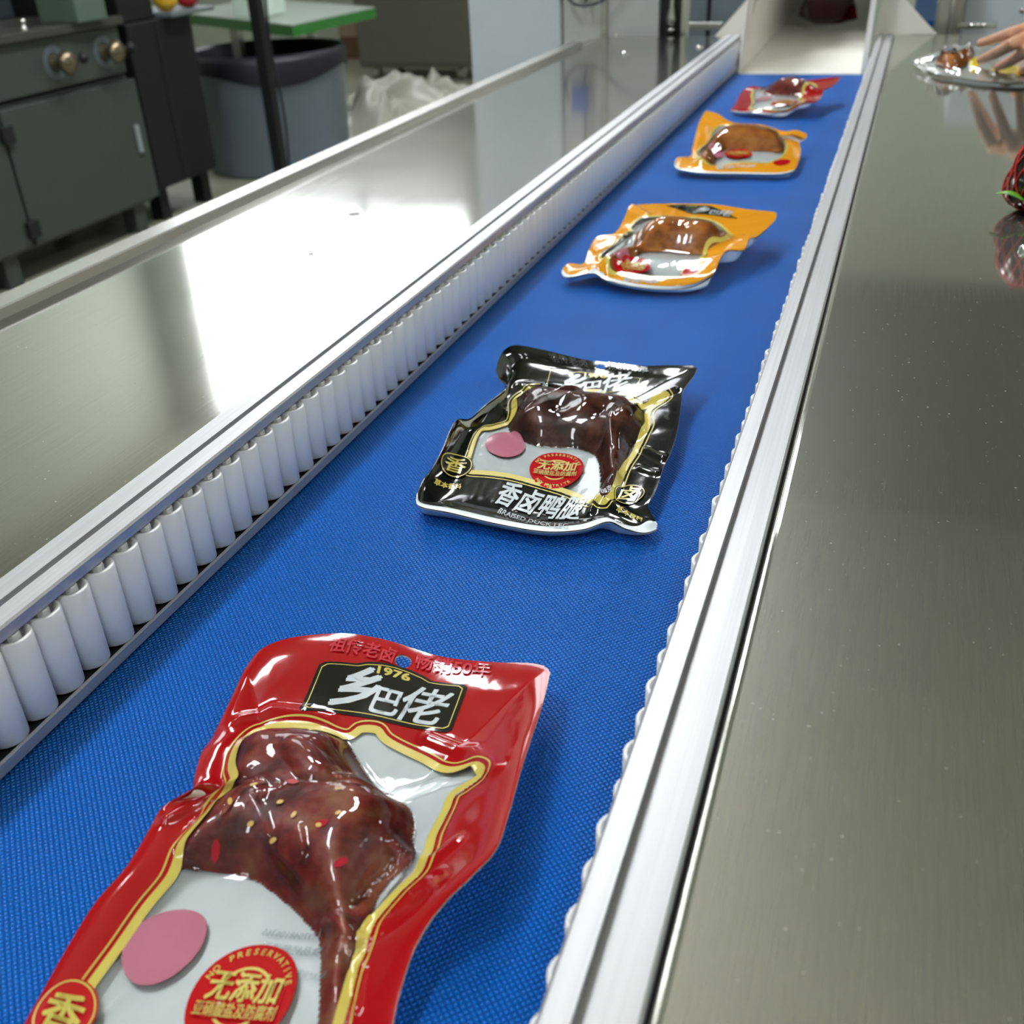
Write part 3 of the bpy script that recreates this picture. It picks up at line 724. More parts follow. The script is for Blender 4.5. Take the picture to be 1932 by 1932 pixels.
faint(R1, [('1197048106365', (492, 1762), (600, 1770)), ('食品经营许可', (487, 1790), (602, 1800)), ('委托生产日期', (560, 1836), (612, 1842))])
# seeds and chilli rings under the film
rnd = random.Random(5)
def bits(bag, pts, mat, name, rx, ry, h=0.0008):
    for i, p in enumerate(pts):
        c = bag.st(p); a = rnd.uniform(0, 3.1); P2 = []; n = 10; Fc = [tuple(range(n))]
        for k in range(n):
            x, y = rx * math.cos(2 * math.pi * k / n), ry * math.sin(2 * math.pi * k / n)
            P2.append((c[0] + x * math.cos(a) - y * math.sin(a), c[1] + x * math.sin(a) + y * math.cos(a)))
        bag.decal(name, P2, Fc, mat, 0.0002)
bits(R1, c2([(818, 602), (1090, 590), (1092, 443), (735, 525), (575, 418), (692, 758), (968, 665), (430, 520), (556, 660)]), M_SESAME, 'sesame_seed', 0.0015, 0.0010)
bits(R1, c2([(1105, 892), (985, 655), (812, 402), (345, 825)]), M_CHILLI, 'chilli_piece', 0.0030, 0.0018)

# ---- the black pouch
k2 = lambda L: cr(760, 640, 580 / 1932, L)
rim = dict(top=k2([(585, 215, .026), (600, 140, .028), (640, 70, .028), (720, 42, .026), (900, 75, .022), (1130, 130, .018), (1280, 150, .018), (1500, 170, .020), (1700, 168, .024), (1855, 172, .026)]),
           right=k2([(1855, 172, .026), (1830, 230, .024), (1765, 320, .020), (1750, 400, .018), (1728, 560, .016), (1690, 700, .015), (1640, 800, .014), (1590, 950, .013), (1542, 1040, .012), (1560, 1100, .010), (1615, 1190, .008)]),
           left=k2([(585, 215, .026), (610, 255, .022), (655, 290, .016), (640, 330, .016), (520, 420, .014), (420, 505, .014), (345, 508, .018), (300, 570, .018), (250, 690, .016), (180, 820, .014), (125, 890, .013), (80, 1000, .013)]),
           bottom=k2([(80, 1000, .013), (110, 1055, .013), (300, 1095, .012), (600, 1165, .011), (890, 1212, .011), (1130, 1200, .011), (1290, 1150, .014), (1400, 1195, .011), (1520, 1222, .008), (1615, 1190, .008)]))
K1 = Bag('duck_leg_pouch', 'black pouch with gold border and a dark duck leg, second on the belt', rim, nu=140, nv=200, seed=23, fall=(0.05, 0.016, 0.02, 0.05))
MEATK = k2([(715, 380), (800, 320), (1000, 350), (1200, 375), (1430, 395), (1495, 450), (1500, 560), (1400, 650), (1375, 750), (1345, 880), (1335, 970), (1255, 1000), (1280, 880), (1265, 730), (1230, 680), (1100, 640), (850, 630), (705, 580), (690, 470)])
K1.meat(MEATK, 0.020, 0.024, 0.004, 0.6, 0.004, 3)
K1.drape(2, 0.35, 0.0008, [
    (k2([(720, 580), (900, 520), (1150, 400)]), 0.004, 0.003), (k2([(1480, 440), (1600, 380), (1700, 330)]), 0.004, 0.003), (k2([(1310, 580), (1290, 760), (1330, 900)]), 0.002, 0.0025),
    (k2([(600, 430), (680, 500)]), 0.003, 0.004), (k2([(1220, 1030), (1330, 1060), (1560, 1180)]), 0.003, 0.004), (k2([(1340, 900), (1250, 1000), (1180, 1090)]), 0.003, 0.003),
    (k2([(780, 320), (900, 410), (1120, 400)]), 0.003, 0.0025), (k2([(1520, 700), (1650, 760)]), 0.002, 0.003), (k2([(1490, 820), (1600, 850)]), 0.002, 0.003), (k2([(720, 300), (1000, 320)]), 0.002, 0.004)])
WINK = k2([(400, 760), (450, 620), (500, 560), (545, 555), (600, 540), (680, 480), (690, 390), (790, 300), (880, 300), (1000, 330), (1070, 320), (1240, 320), (1280, 362), (1450, 378), (1505, 412), (1600, 345), (1672, 345), (1655, 385),
           (1560, 455), (1552, 550), (1480, 700), (1400, 840), (1360, 930), (1310, 1010), (1230, 1035), (1000, 965), (700, 880), (450, 850), (400, 830)])
hu, hv = K1.px2uv((1133, 687))
K1.build(M_BLACK, M_MEAT_DARK, WINK, hem=0.007, hole=(hu, hv + 0.012, 0.0042), belly=0.009)
K1.band('gold_border', M_GOLD, -0.0005, 0.0050, 0.0005); K1.band('gold_line', M_GOLD, -0.0034, 0.0010, 0.0004)
brand_plate(K1, cr(930, 650, 400 / 1932, [(500, 210), (1375, 305), (1320, 395), (430, 370)]))
K1.text('祖传老卤', (1040, 682), (1110, 694), M_FADEDK, 0.0009, 1.3, 0.02); K1.text('畅销50年', (1146, 698), (1222, 705), M_FADEDK, 0.0009, 1.3, 0.02)
pc = K1.st((953, 839)); K1.disc('pink_disc', pc, 0.0165, 0.0155, M_PINK, 0.0004)
bc = K1.st((1049, 888)); badge(K1, bc, 0.0215)
def seal(bag, p, r, ch, p2=None, sm='草本香料', q=1.0):
    fc = bag.st(p); d = bag.disc('seal_disc', fc, r, r * q, M_BLACK, 0.0007)
    bag.disc('seal_ring', fc, r * 0.95, r * 0.95 * q, M_GOLD, 0.0010, 0.93, d)
    bag.text(ch, (fc[0] - r * 0.63, fc[1] + r * q * 0.55), (fc[0] + r * 0.63, fc[1] + r * q * 0.55), M_GOLD, 0.0017, q, 0.014, cut=0.002, parent=d, st=True)
    if p2: bag.text(sm, p2[0], p2[1], M_GOLD, 0.0006, 1.1, 0.02)
seal(K1, (861, 881), 0.0185, '香', ((818, 913), (870, 923)), q=0.82)
seal(K1, (1188, 935), 0.0120, '卤', ((1162, 965), (1212, 984)))
K1.text('香卤鸭腿', (931, 944), (1092, 978), M_SILVER, 0.0007, 1.5, 0.02); K1.text('BRAISED DUCK LEG', (938, 969), (1072, 1000), M_SILVER, 0.0008, 1.9, 0.014)
K1.text('108克', (1132, 937), (1156, 928), M_SILVER, 0.0008, 1.3, 0.01)

# ---- first orange pouch
o1 = lambda L: cr(1040, 360, 460 / 1932, L)
rim = dict(top=o1([(620, 120, .034), (760, 110, .034), (900, 105, .034), (1100, 106, .034), (1300, 112, .035), (1550, 150, .036), (1790, 172, .038)]),
           right=o1([(1790, 172, .038), (1770, 240, .036), (1640, 360, .032), (1570, 385, .030), (1525, 470, .026), (1400, 475, .030), (1340, 540, .026), (1292, 650, .020), (1245, 700, .014)]),
           left=o1([(620, 120, .034), (570, 240, .030), (500, 340, .024), (365, 370, .022), (300, 470, .018), (255, 580, .014), (140, 580, .016), (72, 640, .012)]),
           bottom=o1([(72, 640, .012), (130, 688, .012), (330, 655, .016), (450, 715, .013), (700, 768, .010), (950, 782, .009), (1130, 758, .010), (1245, 700, .014)]))
O1 = Bag('duck_leg_pouch', 'orange pouch with a black brand plate, third on the belt', rim, nu=110, nv=110, seed=31, fall=(9, 9, 9, 9))
O1.meat(o1([(700, 300), (760, 235), (900, 215), (1150, 232), (1330, 265), (1400, 350), (1290, 405), (1150, 425), (950, 400), (700, 405), (560, 510), (490, 590), (400, 580), (420, 520), (580, 430), (680, 390)]), 0.020, 0.026, 0.009, 0.6, 0.003, 3)
O1.drape(4, 0.45, 0.0010, [(o1([(380, 540), (560, 420), (700, 300)]), 0.003, 0.004), (o1([(1370, 400), (1500, 370)]), 0.004, 0.004), (o1([(330, 650), (420, 590)]), 0.003, 0.004), (o1([(620, 120), (760, 200)]), 0.003, 0.004)])
WO1 = o1([(610, 290), (700, 215), (850, 200), (1050, 212), (1180, 215), (1330, 260), (1440, 365), (1370, 400), (1235, 470), (1200, 560), (1140, 670), (850, 695), (600, 665), (440, 605), (375, 545), (450, 450), (560, 350)])
O1.build(M_ORANGE, M_MEAT_TAN, WO1, hem=0.004, belly=0.012)
O1.band('gold_border', M_GOLD, -0.0005, 0.0045, 0.0006)
brand_plate(O1, o1([(900, 118), (1260, 120), (1485, 225), (1110, 185)]))
bc = O1.st(o1([(650, 610)])[0]); badge(O1, bc, 0.020, False)
fc = O1.st(o1([(1110, 640)])[0]); d = O1.disc('seal_disc', fc, 0.012, 0.012, M_BADGE, 0.0007); O1.disc('seal_ring', fc, 0.0112, 0.0112, M_GOLD, 0.001, 0.9, d)
O1.text('香卤鸡腿', o1([(560, 715)])[0], o1([(850, 730)])[0], M_SILVER, 0.0007, 1.0, 0.02)
pc = O1.st(o1([(560, 490)])[0]); O1.disc('pink_disc', pc, 0.013, 0.013, M_PINK, 0.0005)

# ---- second orange pouch
o2 = lambda L: cr(1250, 130, 400 / 1932, L)
rim = dict(top=o2([(390, 385, .052), (500, 412, .050), (640, 490, .042), (900, 512, .040), (1100, 570, .036), (1220, 562, .036), (1325, 600, .030)]),
           right=o2([(1325, 600, .030), (1300, 640, .026), (1245, 655, .022), (1258, 740, .018), (1240, 850, .014), (1195, 935, .010)]),
           left=o2([(390, 385, .052), (330, 500, .042), (303, 600, .034), (272, 720, .026), (255, 800, .020), (140, 812, .018), (108, 880, .012)]),
           bottom=o2([(108, 880, .012), (160, 922, .011), (400, 952, .010), (700, 958, .009), (1050, 962, .009), (1195, 935, .010)]))
O2 = Bag('duck_leg_pouch', 'orange pouch with one corner standing up, fourth on the belt', rim, nu=100, nv=90, seed=43, fall=(9, 9, 9, 9))
O2.meat(o2([(450, 640), (500, 560), (600, 525), (850, 530), (1050, 570), (1110, 630), (1090, 690), (900, 680), (700, 670), (560, 660), (460, 740), (400, 860), (325, 820), (335, 770), (420, 690)]), 0.020, 0.024, 0.009, 0.6, 0.002, 3)
O2.drape(4, 0.45, 0.0010, [(o2([(420, 540), (430, 700), (330, 800)]), 0.004, 0.005), (o2([(1020, 560), (1030, 640)]), 0.003, 0.004)])
WO2 = o2([(420, 650), (460, 560), (560, 512), (800, 515), (1000, 545), (1108, 600), (1135, 700), (1100, 800), (950, 862), (650, 862), (400, 870), (310, 805), (340, 720)])
O2.build(M_ORANGE, M_MEAT_TAN, WO2, hem=0.004, belly=0.010)
O2.band('gold_border', M_GOLD, -0.0005, 0.0045, 0.0006)
pc = O2.st(o2([(480, 745)])[0]); O2.disc('pink_disc', pc, 0.014, 0.014, M_PINK, 0.0005)
bc = O2.st(o2([(690, 775)])[0]); badge(O2, bc, 0.022, False, 0.018)
bc = O2.st(o2([(1090, 855)])[0]); O2.disc('seal_disc', bc, 0.014, 0.014, M_BADGE, 0.0007)
O2.text('香卤鸡腿', o2([(480, 915)])[0], o2([(840, 895)])[0], M_SILVER, 0.0007, 1.0, 0.02)

# ---- far red pouch
rim = dict(top=o2([(800, 160, .030), (920, 165, .032), (1050, 130, .036), (1200, 110, .040), (1350, 105, .042), (1450, 92, .044), (1635, 72, .046)]),
           right=o2([(1635, 72, .046), (1560, 150, .040), (1470, 195, .036), (1455, 245, .032), (1400, 300, .030), (1280, 325, .026), (1180, 380, .016), (1095, 412, .010)]),
           left=o2([(800, 160, .030), (745, 190, .024), (705, 240, .020), (665, 320, .014), (615, 385, .010)]),
           bottom=o2([(615, 385, .010), (720, 398, .010), (830, 398, .012), (950, 415, .010), (1095, 412, .010)]))
R2 = Bag('duck_leg_pouch', 'small red pouch with upturned end, farthest on the belt', rim, nu=100, nv=80, seed=57, fall=(9, 9, 9, 9))
R2.meat(o2([(930, 170), (1050, 130), (1200, 100), (1330, 120), (1400, 165), (1280, 195), (1100, 185)]), 0.022, 0.024, 0.009, 0.6, 0.003, 3)
R2.drape(4, 0.45, 0.0012, [(o2([(1290, 330), (1270, 200)]), 0.004, 0.004)])
WR2 = o2([(820, 190), (920, 175), (1050, 135), (1200, 110), (1340, 125), (1400, 170), (1290, 200), (1262, 280), (1150, 370), (950, 375), (790, 362), (805, 260)])
R2.build(M_RED, M_MEAT_RED, WR2, hem=0.004, belly=0.008)
R2.band('gold_border', M_GOLD, -0.0005, 0.0045, 0.0006)
pc = R2.st(o2([(915, 275)])[0]); R2.disc('pink_disc', pc, 0.016, 0.016, M_PINK, 0.0005)
bc = R2.st(o2([(1110, 310)])[0]); badge(R2, bc, 0.022, False)

# ================================================================ FAR END: white infeed chute
CH = thing('infeed_chute', 'cream white metal chute with flared side plates at the far end of the belt', 'chute', (-0.22, 2.8, -0.05))
YC = 2.575
# floor plate: starts just past the pulley, walls squeeze inwards
fl = [B((1407, 138), -0.002), B((1623, 139), -0.002)]
xl0, xr0 = -0.362, -0.094; yl = 4.3
bm = bmesh.new()
for x, y, z in [(xl0, YC, -0.003), (xr0, YC, -0.003), (-0.13, yl, 0.05), (-0.33, yl, 0.05)]: bm.verts.new((x, y, z))
bm.verts.ensure_lookup_table(); f = bm.faces.new(bm.verts); r = bmesh.ops.extrude_face_region(bm, geom=[f])
for v in [g for g in r['geom'] if isinstance(g, bmesh.types.BMVert)]: v.co.z -= 0.004
bm_to('chute_floor', bm, M_CREAM, CH)
def wall(name, a, b, c, d, th):
    """plate through four points with a thickness vector"""
    bm = bmesh.new(); A = [bm.verts.new(p) for p in (a, b, c, d)]; C = [bm.verts.new(Vector(p) + Vector(th)) for p in (a, b, c, d)]
    bm.faces.new(A); bm.faces.new(C[::-1])
    for k in range(4): bm.faces.new((A[k], C[k], C[(k + 1) % 4], A[(k + 1) % 4]))
    return bm_to(name, bm, M_CREAM, CH)
wall('side_wall', (xl0, YC, -0.002), (-0.33, yl, 0.05), (-0.33, yl, 0.55), (xl0 + 0.01, YC + 0.11, 0.40), (-0.004, 0, 0))
wall('side_wall', (xr0, YC, -0.002), (-0.135, yl, 0.05), (-0.135, yl, 0.55), (xr0 + 0.005, YC + 0.11, 0.40), (0.012, 0, 0))
def tri(name, pts, th):
    bm = bmesh.new(); A = [bm.verts.new(p) for p in pts]; C = [bm.verts.new(Vector(p) + Vector(th)) for p in pts]; n = len(pts)
    bm.faces.new(A); bm.faces.new(C[::-1])
    for k in range(n): bm.faces.new((A[k], C[k], C[(k + 1) % n], A[(k + 1) % n]))
    return bm_to(name, bm, M_CREAM, CH)
def on_tilt(p, y0=2.665, k=0.28):
    """point of pixel p on the plane y = y0 + k z (flange leaning back)"""
    v = ray(p); t = (y0 + k * HCAM) / (v[1] - k * v[2]); return v * t + CAM
L3 = [on_tilt(p) for p in [(1344, 73), (1402, 76), (1425, -20), (1436, -20)]]
tri('flange', [L3[0], L3[1], L3[2], on_tilt((1440, -26))], (0, 0.004, 0))
R3 = [on_tilt(p) for p in [(1650, 66), (1768, 64), (1700, -10), (1690, -24), (1672, -24)]]
tri('flange', R3, (0, 0.004, 0))
# unseen hood, added to shade the inside of the chute
wall('shade_roof', (-0.40, 3.02, 0.21), (-0.06, 3.02, 0.21), (-0.10, yl, 0.30), (-0.36, yl, 0.30), (0, 0, 0.02))
# pouch waiting in the chute
k8 = lambda L: cr(1350, 0, 582 / 1932, L)
rim = dict(top=k8([(560, -10, .10), (700, -30, .11), (860, -20, .10)]), right=k8([(860, -20, .10), (880, 40, .07), (890, 118, .045)]), left=k8([(560, -10, .10), (530, 50, .07), (520, 100, .045)]),
           bottom=k8([(520, 100, .045), (640, 118, .04), (760, 122, .04), (890, 118, .045)]))
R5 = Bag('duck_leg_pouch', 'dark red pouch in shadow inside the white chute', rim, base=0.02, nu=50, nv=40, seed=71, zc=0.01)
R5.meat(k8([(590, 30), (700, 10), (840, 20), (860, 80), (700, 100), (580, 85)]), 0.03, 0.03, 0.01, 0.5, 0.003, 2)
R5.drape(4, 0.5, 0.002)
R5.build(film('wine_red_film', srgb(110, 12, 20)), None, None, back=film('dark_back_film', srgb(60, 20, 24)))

# ================================================================ MACHINE BEHIND THE LEFT SHEET
MC = thing('machine_cabinet', 'white and stainless machine cabinet behind the end of the left steel sheet', 'machine', (-0.85, 2.85, FLOOR))
M_PALE = plain('pale_blue_enamel', srgb(214, 224, 234), 0.3, var=0.02)
YM = 2.70
a0, a1, a2, a3 = (ony((px_, 40), YM)[0] for px_ in (885, 1060, 1241, 1290))
box('white_panel', a0, a1 - 0.003, YM, YM + 0.06, FLOOR, 0.60, M_PALE, MC, 0.004)
M_DOOR = plain('satin_steel_door', srgb(206, 208, 208), 0.3, 0.15, var=0.03)
box('inner_body', a0 + 0.02, a2 - 0.16, YM + 0.061, YM + 0.449, FLOOR, 0.58, M_PALE, MC)
box('steel_door', a1, a2, YM + 0.01, YM + 0.06, FLOOR, 0.60, M_DOOR, MC, 0.003)
box('door_seam', a1 + 0.10, a1 + 0.115, YM + 0.004, YM + 0.0105, 0.05, 0.60, M_STEEL, MC)
box('dark_slot', a2 + 0.002, a3 - 0.004, YM + 0.03, YM + 0.055, FLOOR, 0.60, M_DARK, MC)
cx = (a2 + a3) / 2 - 0.002
bm = bmesh.new(); lathe(bm, [(0, 0.082), (0.008, 0.084), (0.0125, 0.094), (0.012, 0.104), (0.007, 0.125), (0.0055, 0.15), (0.005, 0.4), (0, 0.4)], 16, (cx, YM + 0.02, 0.0)); bm_to('drop_handle', bm, M_CHROME, MC, True)
bm = bmesh.new(); lathe(bm, [(0, 0.068), (0.008, 0.070), (0.0115, 0.078), (0, 0.080)], 16, (cx, YM + 0.02, 0.0)); bm_to('handle_foot', bm, M_CHROME, MC, True)
box('slot_edge', a3 - 0.006, a3 + 0.004, YM, YM + 0.05, 0.0, 0.60, M_STEEL, MC)
# cable and blue plug in front of the door (they show mirrored in the steel sheet)
def mir(p, dy=-0.02):
    q = ony(p, YM + dy); return (q[0], q[1], 2 * 0.066 - q[2])
CB = thing('plug_and_cable', 'grey looped cable with a blue plug hanging before the steel door', 'cable', mir((1095, 250)))
cp = [mir(p) for p in [(1235, 182), (1215, 184), (1195, 182), (1175, 172), (1155, 152), (1135, 133), (1110, 125), (1085, 128), (1070, 145), (1068, 170), (1075, 190)]]
cp, _ = catmull(cp, 60); bm = bmesh.new(); tube(bm, cp, 0.0035, 8); bm_to('cable', bm, plain('grey_cable', srgb(72, 82, 90), 0.4), CB, True)
pz = mir((1095, 185)); box('plug_body', pz[0] - 0.021, pz[0] + 0.021, pz[1] - 0.012, pz[1] + 0.012, pz[2] - 0.028, pz[2] + 0.034, plain('blue_plastic', srgb(70, 110, 190), 0.35), CB, 0.004)
q = mir((1107, 130)); bm = bmesh.new(); tube(bm, [(pz[0] + 0.008, pz[1], pz[2] - 0.026), (q[0], q[1], q[2])], 0.0032, 8); tube(bm, [(pz[0] + 0.012, pz[1], pz[2] + 0.03), (pz[0] + 0.02, pz[1], 0.7)], 0.0032, 8); bm_to('plug_lead', bm, MAT['grey_cable'], CB, True)
# blue-grey panels further back with a steel bar in front
BP = thing('machine_cabinet', 'blue grey panelled machine beside the cream chute', 'machine', (-0.55, 3.7, FLOOR))
b0, b1 = ony((1275, 20), 3.6)[0], ony((1420, 20), 3.6)[0]
M_BG = plain('blue_grey_enamel', srgb(120, 132, 142), 0.4)
box('panel', b0, ony((1334, 20), 3.6)[0], 3.6, 3.9, FLOOR, 0.7, M_BG, BP, 0.004)
box('panel', ony((1341, 20), 3.6)[0], b1, 3.6, 3.9, FLOOR, 0.7, M_BG, BP, 0.004)
box('dark_strip', ony((1334, 20), 3.6)[0], ony((1341, 20), 3.6)[0], 3.62, 3.9, FLOOR, 0.7, M_DARK, BP)
q0, q1 = ony((1291, 49), 3.3), ony((1365, 46), 3.3)
br = tag(box('steel_bar', q0[0], q1[0], 3.28, 3.31, q0[2] - 0.010, q0[2] + 0.010, M_STEEL, None, 0.003), 'horizontal steel bar before the blue grey machine panels', 'bar')

# ================================================================ RIGHT BACKGROUND
YR = 2.82
q = [ony((x_, 40), YR)[0] for x_ in (1770, 1790, 1815)]
BR = thing('bracket', 'upright stainless bracket plate behind the right steel table', 'bracket', (q[1], YR, FLOOR))
box('side_plate', q[0] - 0.004, q[0] + 0.02, YR - 0.06, YR + 0.2, FLOOR, 0.20, M_STEEL, BR, 0.002)
box('front_plate', q[0] + 0.026, q[2], YR + 0.02, YR + 0.2, FLOOR, 0.20, M_STEEL, BR, 0.003)
bm = bmesh.new(); tube(bm, [(q[0] + 0.024, YR - 0.055, 0.03), (q[0] + 0.024, YR - 0.055, 0.20)], 0.004, 10); bm_to('edge_rod', bm, M_CHROME, BR, True)
c = ony((1820, 49), YR); e = ony((1882, 49), YR)
bm = bmesh.new(); tube(bm, [(q[2] - 0.01, YR + 0.01, c[2]), (e[0], YR + 0.01, c[2])], 0.0075, 14); bm_to('pin', bm, M_CHROME, BR, True)
WM = thing('machine_cabinet', 'white machine cabinet behind the right steel table', 'machine', (0.5, 3.1, FLOOR))
box('body', q[2] + 0.003, 1.1, YR + 0.10, YR + 0.6, FLOOR, 0.30, M_PALE, WM, 0.006)
c = ony((1929, 20), YR + 0.1); bm = bmesh.new(); lathe(bm, [(0.006, 0), (0.005, -0.003), (0, -0.004)], 12, (c[0], YR + 0.1, c[2]), 'y'); bm_to('screw', bm, M_STEEL, WM, True)
fb = thing('conveyor_belt', 'short strip of blue belt beyond the cream chute', 'conveyor belt', (0.02, 3.4, -0.05))
p0, p1 = ony((1728, 0), 3.3), ony((1775, 0), 3.3)
box('belt_surface', p0[0], p1[0], 3.25, 4.4, 0.02, 0.035, M_BELT, fb); box('frame', p0[0], p1[0], 3.26, 4.4, FLOOR, 0.019, M_STEEL, fb)
# hanging hose that shows in the table
# ---- pouch under the hand
c1b = lambda L: cr(1650, 0, 282 / 1932, L)
zt = 0.066
rim = dict(top=c1b([(470, 780, zt + .012), (600, 740, zt + .016), (800, 680, zt + .024), (1000, 620, zt + .030), (1300, 600, zt + .032), (1600, 620, zt + .030), (1930, 660, zt + .026), (2200, 700, zt + .020)]),
           left=c1b([(470, 780, zt + .012), (520, 840, zt + .008), (600, 890, zt + .006)]),
           right=c1b([(2200, 700, zt + .020), (2250, 850, zt + .012), (2200, 1060, zt + .006)]),
           bottom=c1b([(600, 890, zt + .006), (740, 940, zt + .006), (900, 985, zt + .006), (1100, 1010, zt + .006), (1350, 1050, zt + .006), (1810, 1085, zt + .006), (2200, 1060, zt + .006)]))
H1 = Bag('duck_leg_pouch', 'clear and yellow pouch pressed by the hand on the right table', rim, base=zt, nu=120, nv=50, seed=91, zc=0.01, fall=(9, 9, 9, 9), group='pouches on the right table')
H1.meat(c1b([(800, 800), (880, 680), (1050, 600), (1260, 590), (1250, 700), (1150, 800), (1000, 860)]), 0.012, 0.020, 0.004, 0.8, 0.002, 3)
H1.drape(4, 0.6, 0.012, [(c1b([(600, 860), (900, 900), (1100, 960)]), 0.006, 0.005), (c1b([(1250, 900), (1500, 960), (1800, 1000)]), 0.006, 0.004), (c1b([(1200, 650), (1250, 850)]), 0.006, 0.004)])
M_CRINKLE = film('silver_crinkled_film', srgb(214, 216, 214), 0.14, metal=0.5)
H1.build(M_CRINKLE, M_MEAT_TAN, c1b([(640, 800), (800, 720), (1000, 640), (1280, 600), (1300, 760), (1200, 880), (1000, 900), (800, 880)]), back=M_CRINKLE, belly=0.004)
for nm, L in (('yellow_print', [(1220, 800), (1330, 740), (1340, 900), (1260, 960)]), ('yellow_print', [(1500, 900), (1700, 870), (1860, 850), (1880, 1000), (1620, 960)])):
    H1.poly(nm, [H1.st(p) for p in c1b(L)], M_YELLOW, 0.0008, 0.008)

# ---- hand
def organic(name, parts, mat, voxel=0.0022, parent=None):
    bm = bmesh.new()
    for pts, rs in parts:
        P = []; Rr = []
        for (a, b), (ra, rb) in zip(zip(pts, pts[1:]), zip(rs, rs[1:])):
            for t in np.linspace(0, 1, 6, endpoint=False): P.append(Vector(a).lerp(Vector(b), t)); Rr.append(ra + (rb - ra) * t)
        P.append(Vector(pts[-1])); Rr.append(rs[-1]); tube(bm, P, Rr, 14)
        for p, r in ((P[0], Rr[0]), (P[-1], Rr[-1])):
            bmesh.ops.create_uvsphere(bm, u_segments=14, v_segments=8, radius=r * 0.99, matrix=Matrix.Translation(p))
    me = bpy.data.meshes.new(name); bm.to_mesh(me); bm.free()
    o = bpy.data.objects.new(name, me); COL.objects.link(o)
    md = o.modifiers.new('r', 'REMESH'); md.mode = 'VOXEL'; md.voxel_size = voxel
    sm = o.modifiers.new('s', 'SMOOTH'); sm.factor = 0.5; sm.iterations = 6
    dg = bpy.context.evaluated_depsgraph_get(); me2 = bpy.data.meshes.new_from_object(o.evaluated_get(dg))
    bpy.data.objects.remove(o); bpy.data.meshes.remove(me); me2.materials.clear(); me2.materials.append(mat)
    me2.polygons.foreach_set('use_smooth', [True] * len(me2.polygons)); return link(name, me2, parent)
def make_skin():
    t = NT('skin'); t.set(rough=0.45, sss=0.12, spec=0.4)
    t.b.inputs['Subsurface Radius'].default_value = (1, 0.35, 0.2); t.b.inputs['Subsurface Scale'].default_value = 0.004
    t.l(t.ramp(t.noise(t.coords(), 60, 4), [(0.3, srgb(206, 152, 122)), (0.7, srgb(224, 174, 146))]), t.b.inputs['Base Color'])
    t.bump(t.noise(t.coords((200, 900, 200)), 1.0, 3.0), 0.0004, 0.3); return t.m
M_SKIN = make_skin()
hd = thing('person', 'bare hand and forearm reaching in from the right edge, pressing a clear pouch', 'person', tuple(B((1932, 120), zt)))
def H(p, z): return Vector(B(c1b([p])[0], zt + z))
idx = [H((1370, 560), .042), H((1560, 500), .060), H((1780, 425), .078), H((1990, 370), .082)]
mid = [H((1370, 775), .030), H((1560, 690), .055), H((1790, 565), .076), H((2020, 470), .082)]
rng = [H((1590, 870), .022), H((1760, 790), .042), H((1930, 680), .062), H((2090, 590), .076)]
lit = [H((1900, 930), .014), H((2000, 860), .034), H((2090, 780), .050), H((2180, 700), .064)]
thb = [H((1760, 640), .022), H((1950, 560), .040), H((2160, 470), .055)]
wr_ = H((2650, 480), .085); el = Vector((0.85, wr_.y + 0.25, 0.30))
parts = [(idx, [.0072, .0086, .0098, .0108]), (mid, [.0074, .0088, .0100, .0110]), (rng, [.0070, .0084, .0096, .0106]), (lit, [.0062, .0074, .0084, .0094]), (thb, [.0086, .0104, .0130])]
for k in (idx, mid, rng, lit): parts.append(([k[-1], k[-1].lerp(wr_, 0.5), wr_], [.0108, .0150, .0190]))
parts.append(([thb[-1], wr_], [.013, .021])); parts.append(([wr_, wr_.lerp(el, 0.5), el], [.024, .034, .042]))
organic('body', parts, M_SKIN, 0.0024, hd)
M_NAIL = plain('fingernail', srgb(232, 196, 178), 0.25)
for k in (idx, mid, rng, lit):
    d = (k[0] - k[1]).normalized(); up = Vector((0, -0.25, 1)); up = (up - d * up.dot(d)).normalized(); sd = d.cross(up)
    c = k[0] + up * 0.0062 + d * 0.001; bm = bmesh.new(); vs = []
    for a in range(10):
        th = 2 * math.pi * a / 10; vs.append(bm.verts.new(c + d * 0.0052 * math.cos(th) + sd * 0.0040 * math.sin(th) - up * 0.0012 * math.sin(th) ** 2))
    bm.faces.new(vs); r = bmesh.ops.extrude_face_region(bm, geom=bm.faces[:])
    for v in [g for g in r['geom'] if isinstance(g, bmesh.types.BMVert)]: v.co += up * 0.0008
    bm_to('fingernail', bm, M_NAIL, hd, True)

# ---- red net pouch at the right edge
c2b = lambda p, z: Vector(B((1600 + p[0] * 332 / 1932, 280 + p[1] * 332 / 1932), z))
nb = c2b((1990, 700), zt); ncx, ncy = nb.x + 0.004, nb.y + 0.006
NP = thing('net_pouch', 'red net pouch of dark fruit with green leaves at the right edge of the table', 'pouch', (ncx, ncy, zt))
def npt(th, ph, k=1.0):
    """lumpy pear-shaped pouch surface"""
    s_ = math.sin(ph); z = (1 - math.cos(ph)) / 2
    rad = 0.034 * (s_ ** 0.75) * (1.12 - 0.55 * z) * (1 + 0.06 * math.sin(3 * th + 5 * ph)) * k
    return Vector((ncx + rad * math.cos(th), ncy + rad * 0.9 * math.sin(th), zt + 0.001 + 0.078 * z))
bm = bmesh.new(); nT, nP = 28, 18; rings = []
for j in range(nP + 1):
    ph = max(0.02, min(math.pi - 0.02, math.pi * j / nP)); rings.append([bm.verts.new(npt(2 * math.pi * i / nT, ph)) for i in range(nT)])
for j in range(nP):
    for i in range(nT): bm.faces.new((rings[j][i], rings[j][(i + 1) % nT], rings[j + 1][(i + 1) % nT], rings[j + 1][i]))
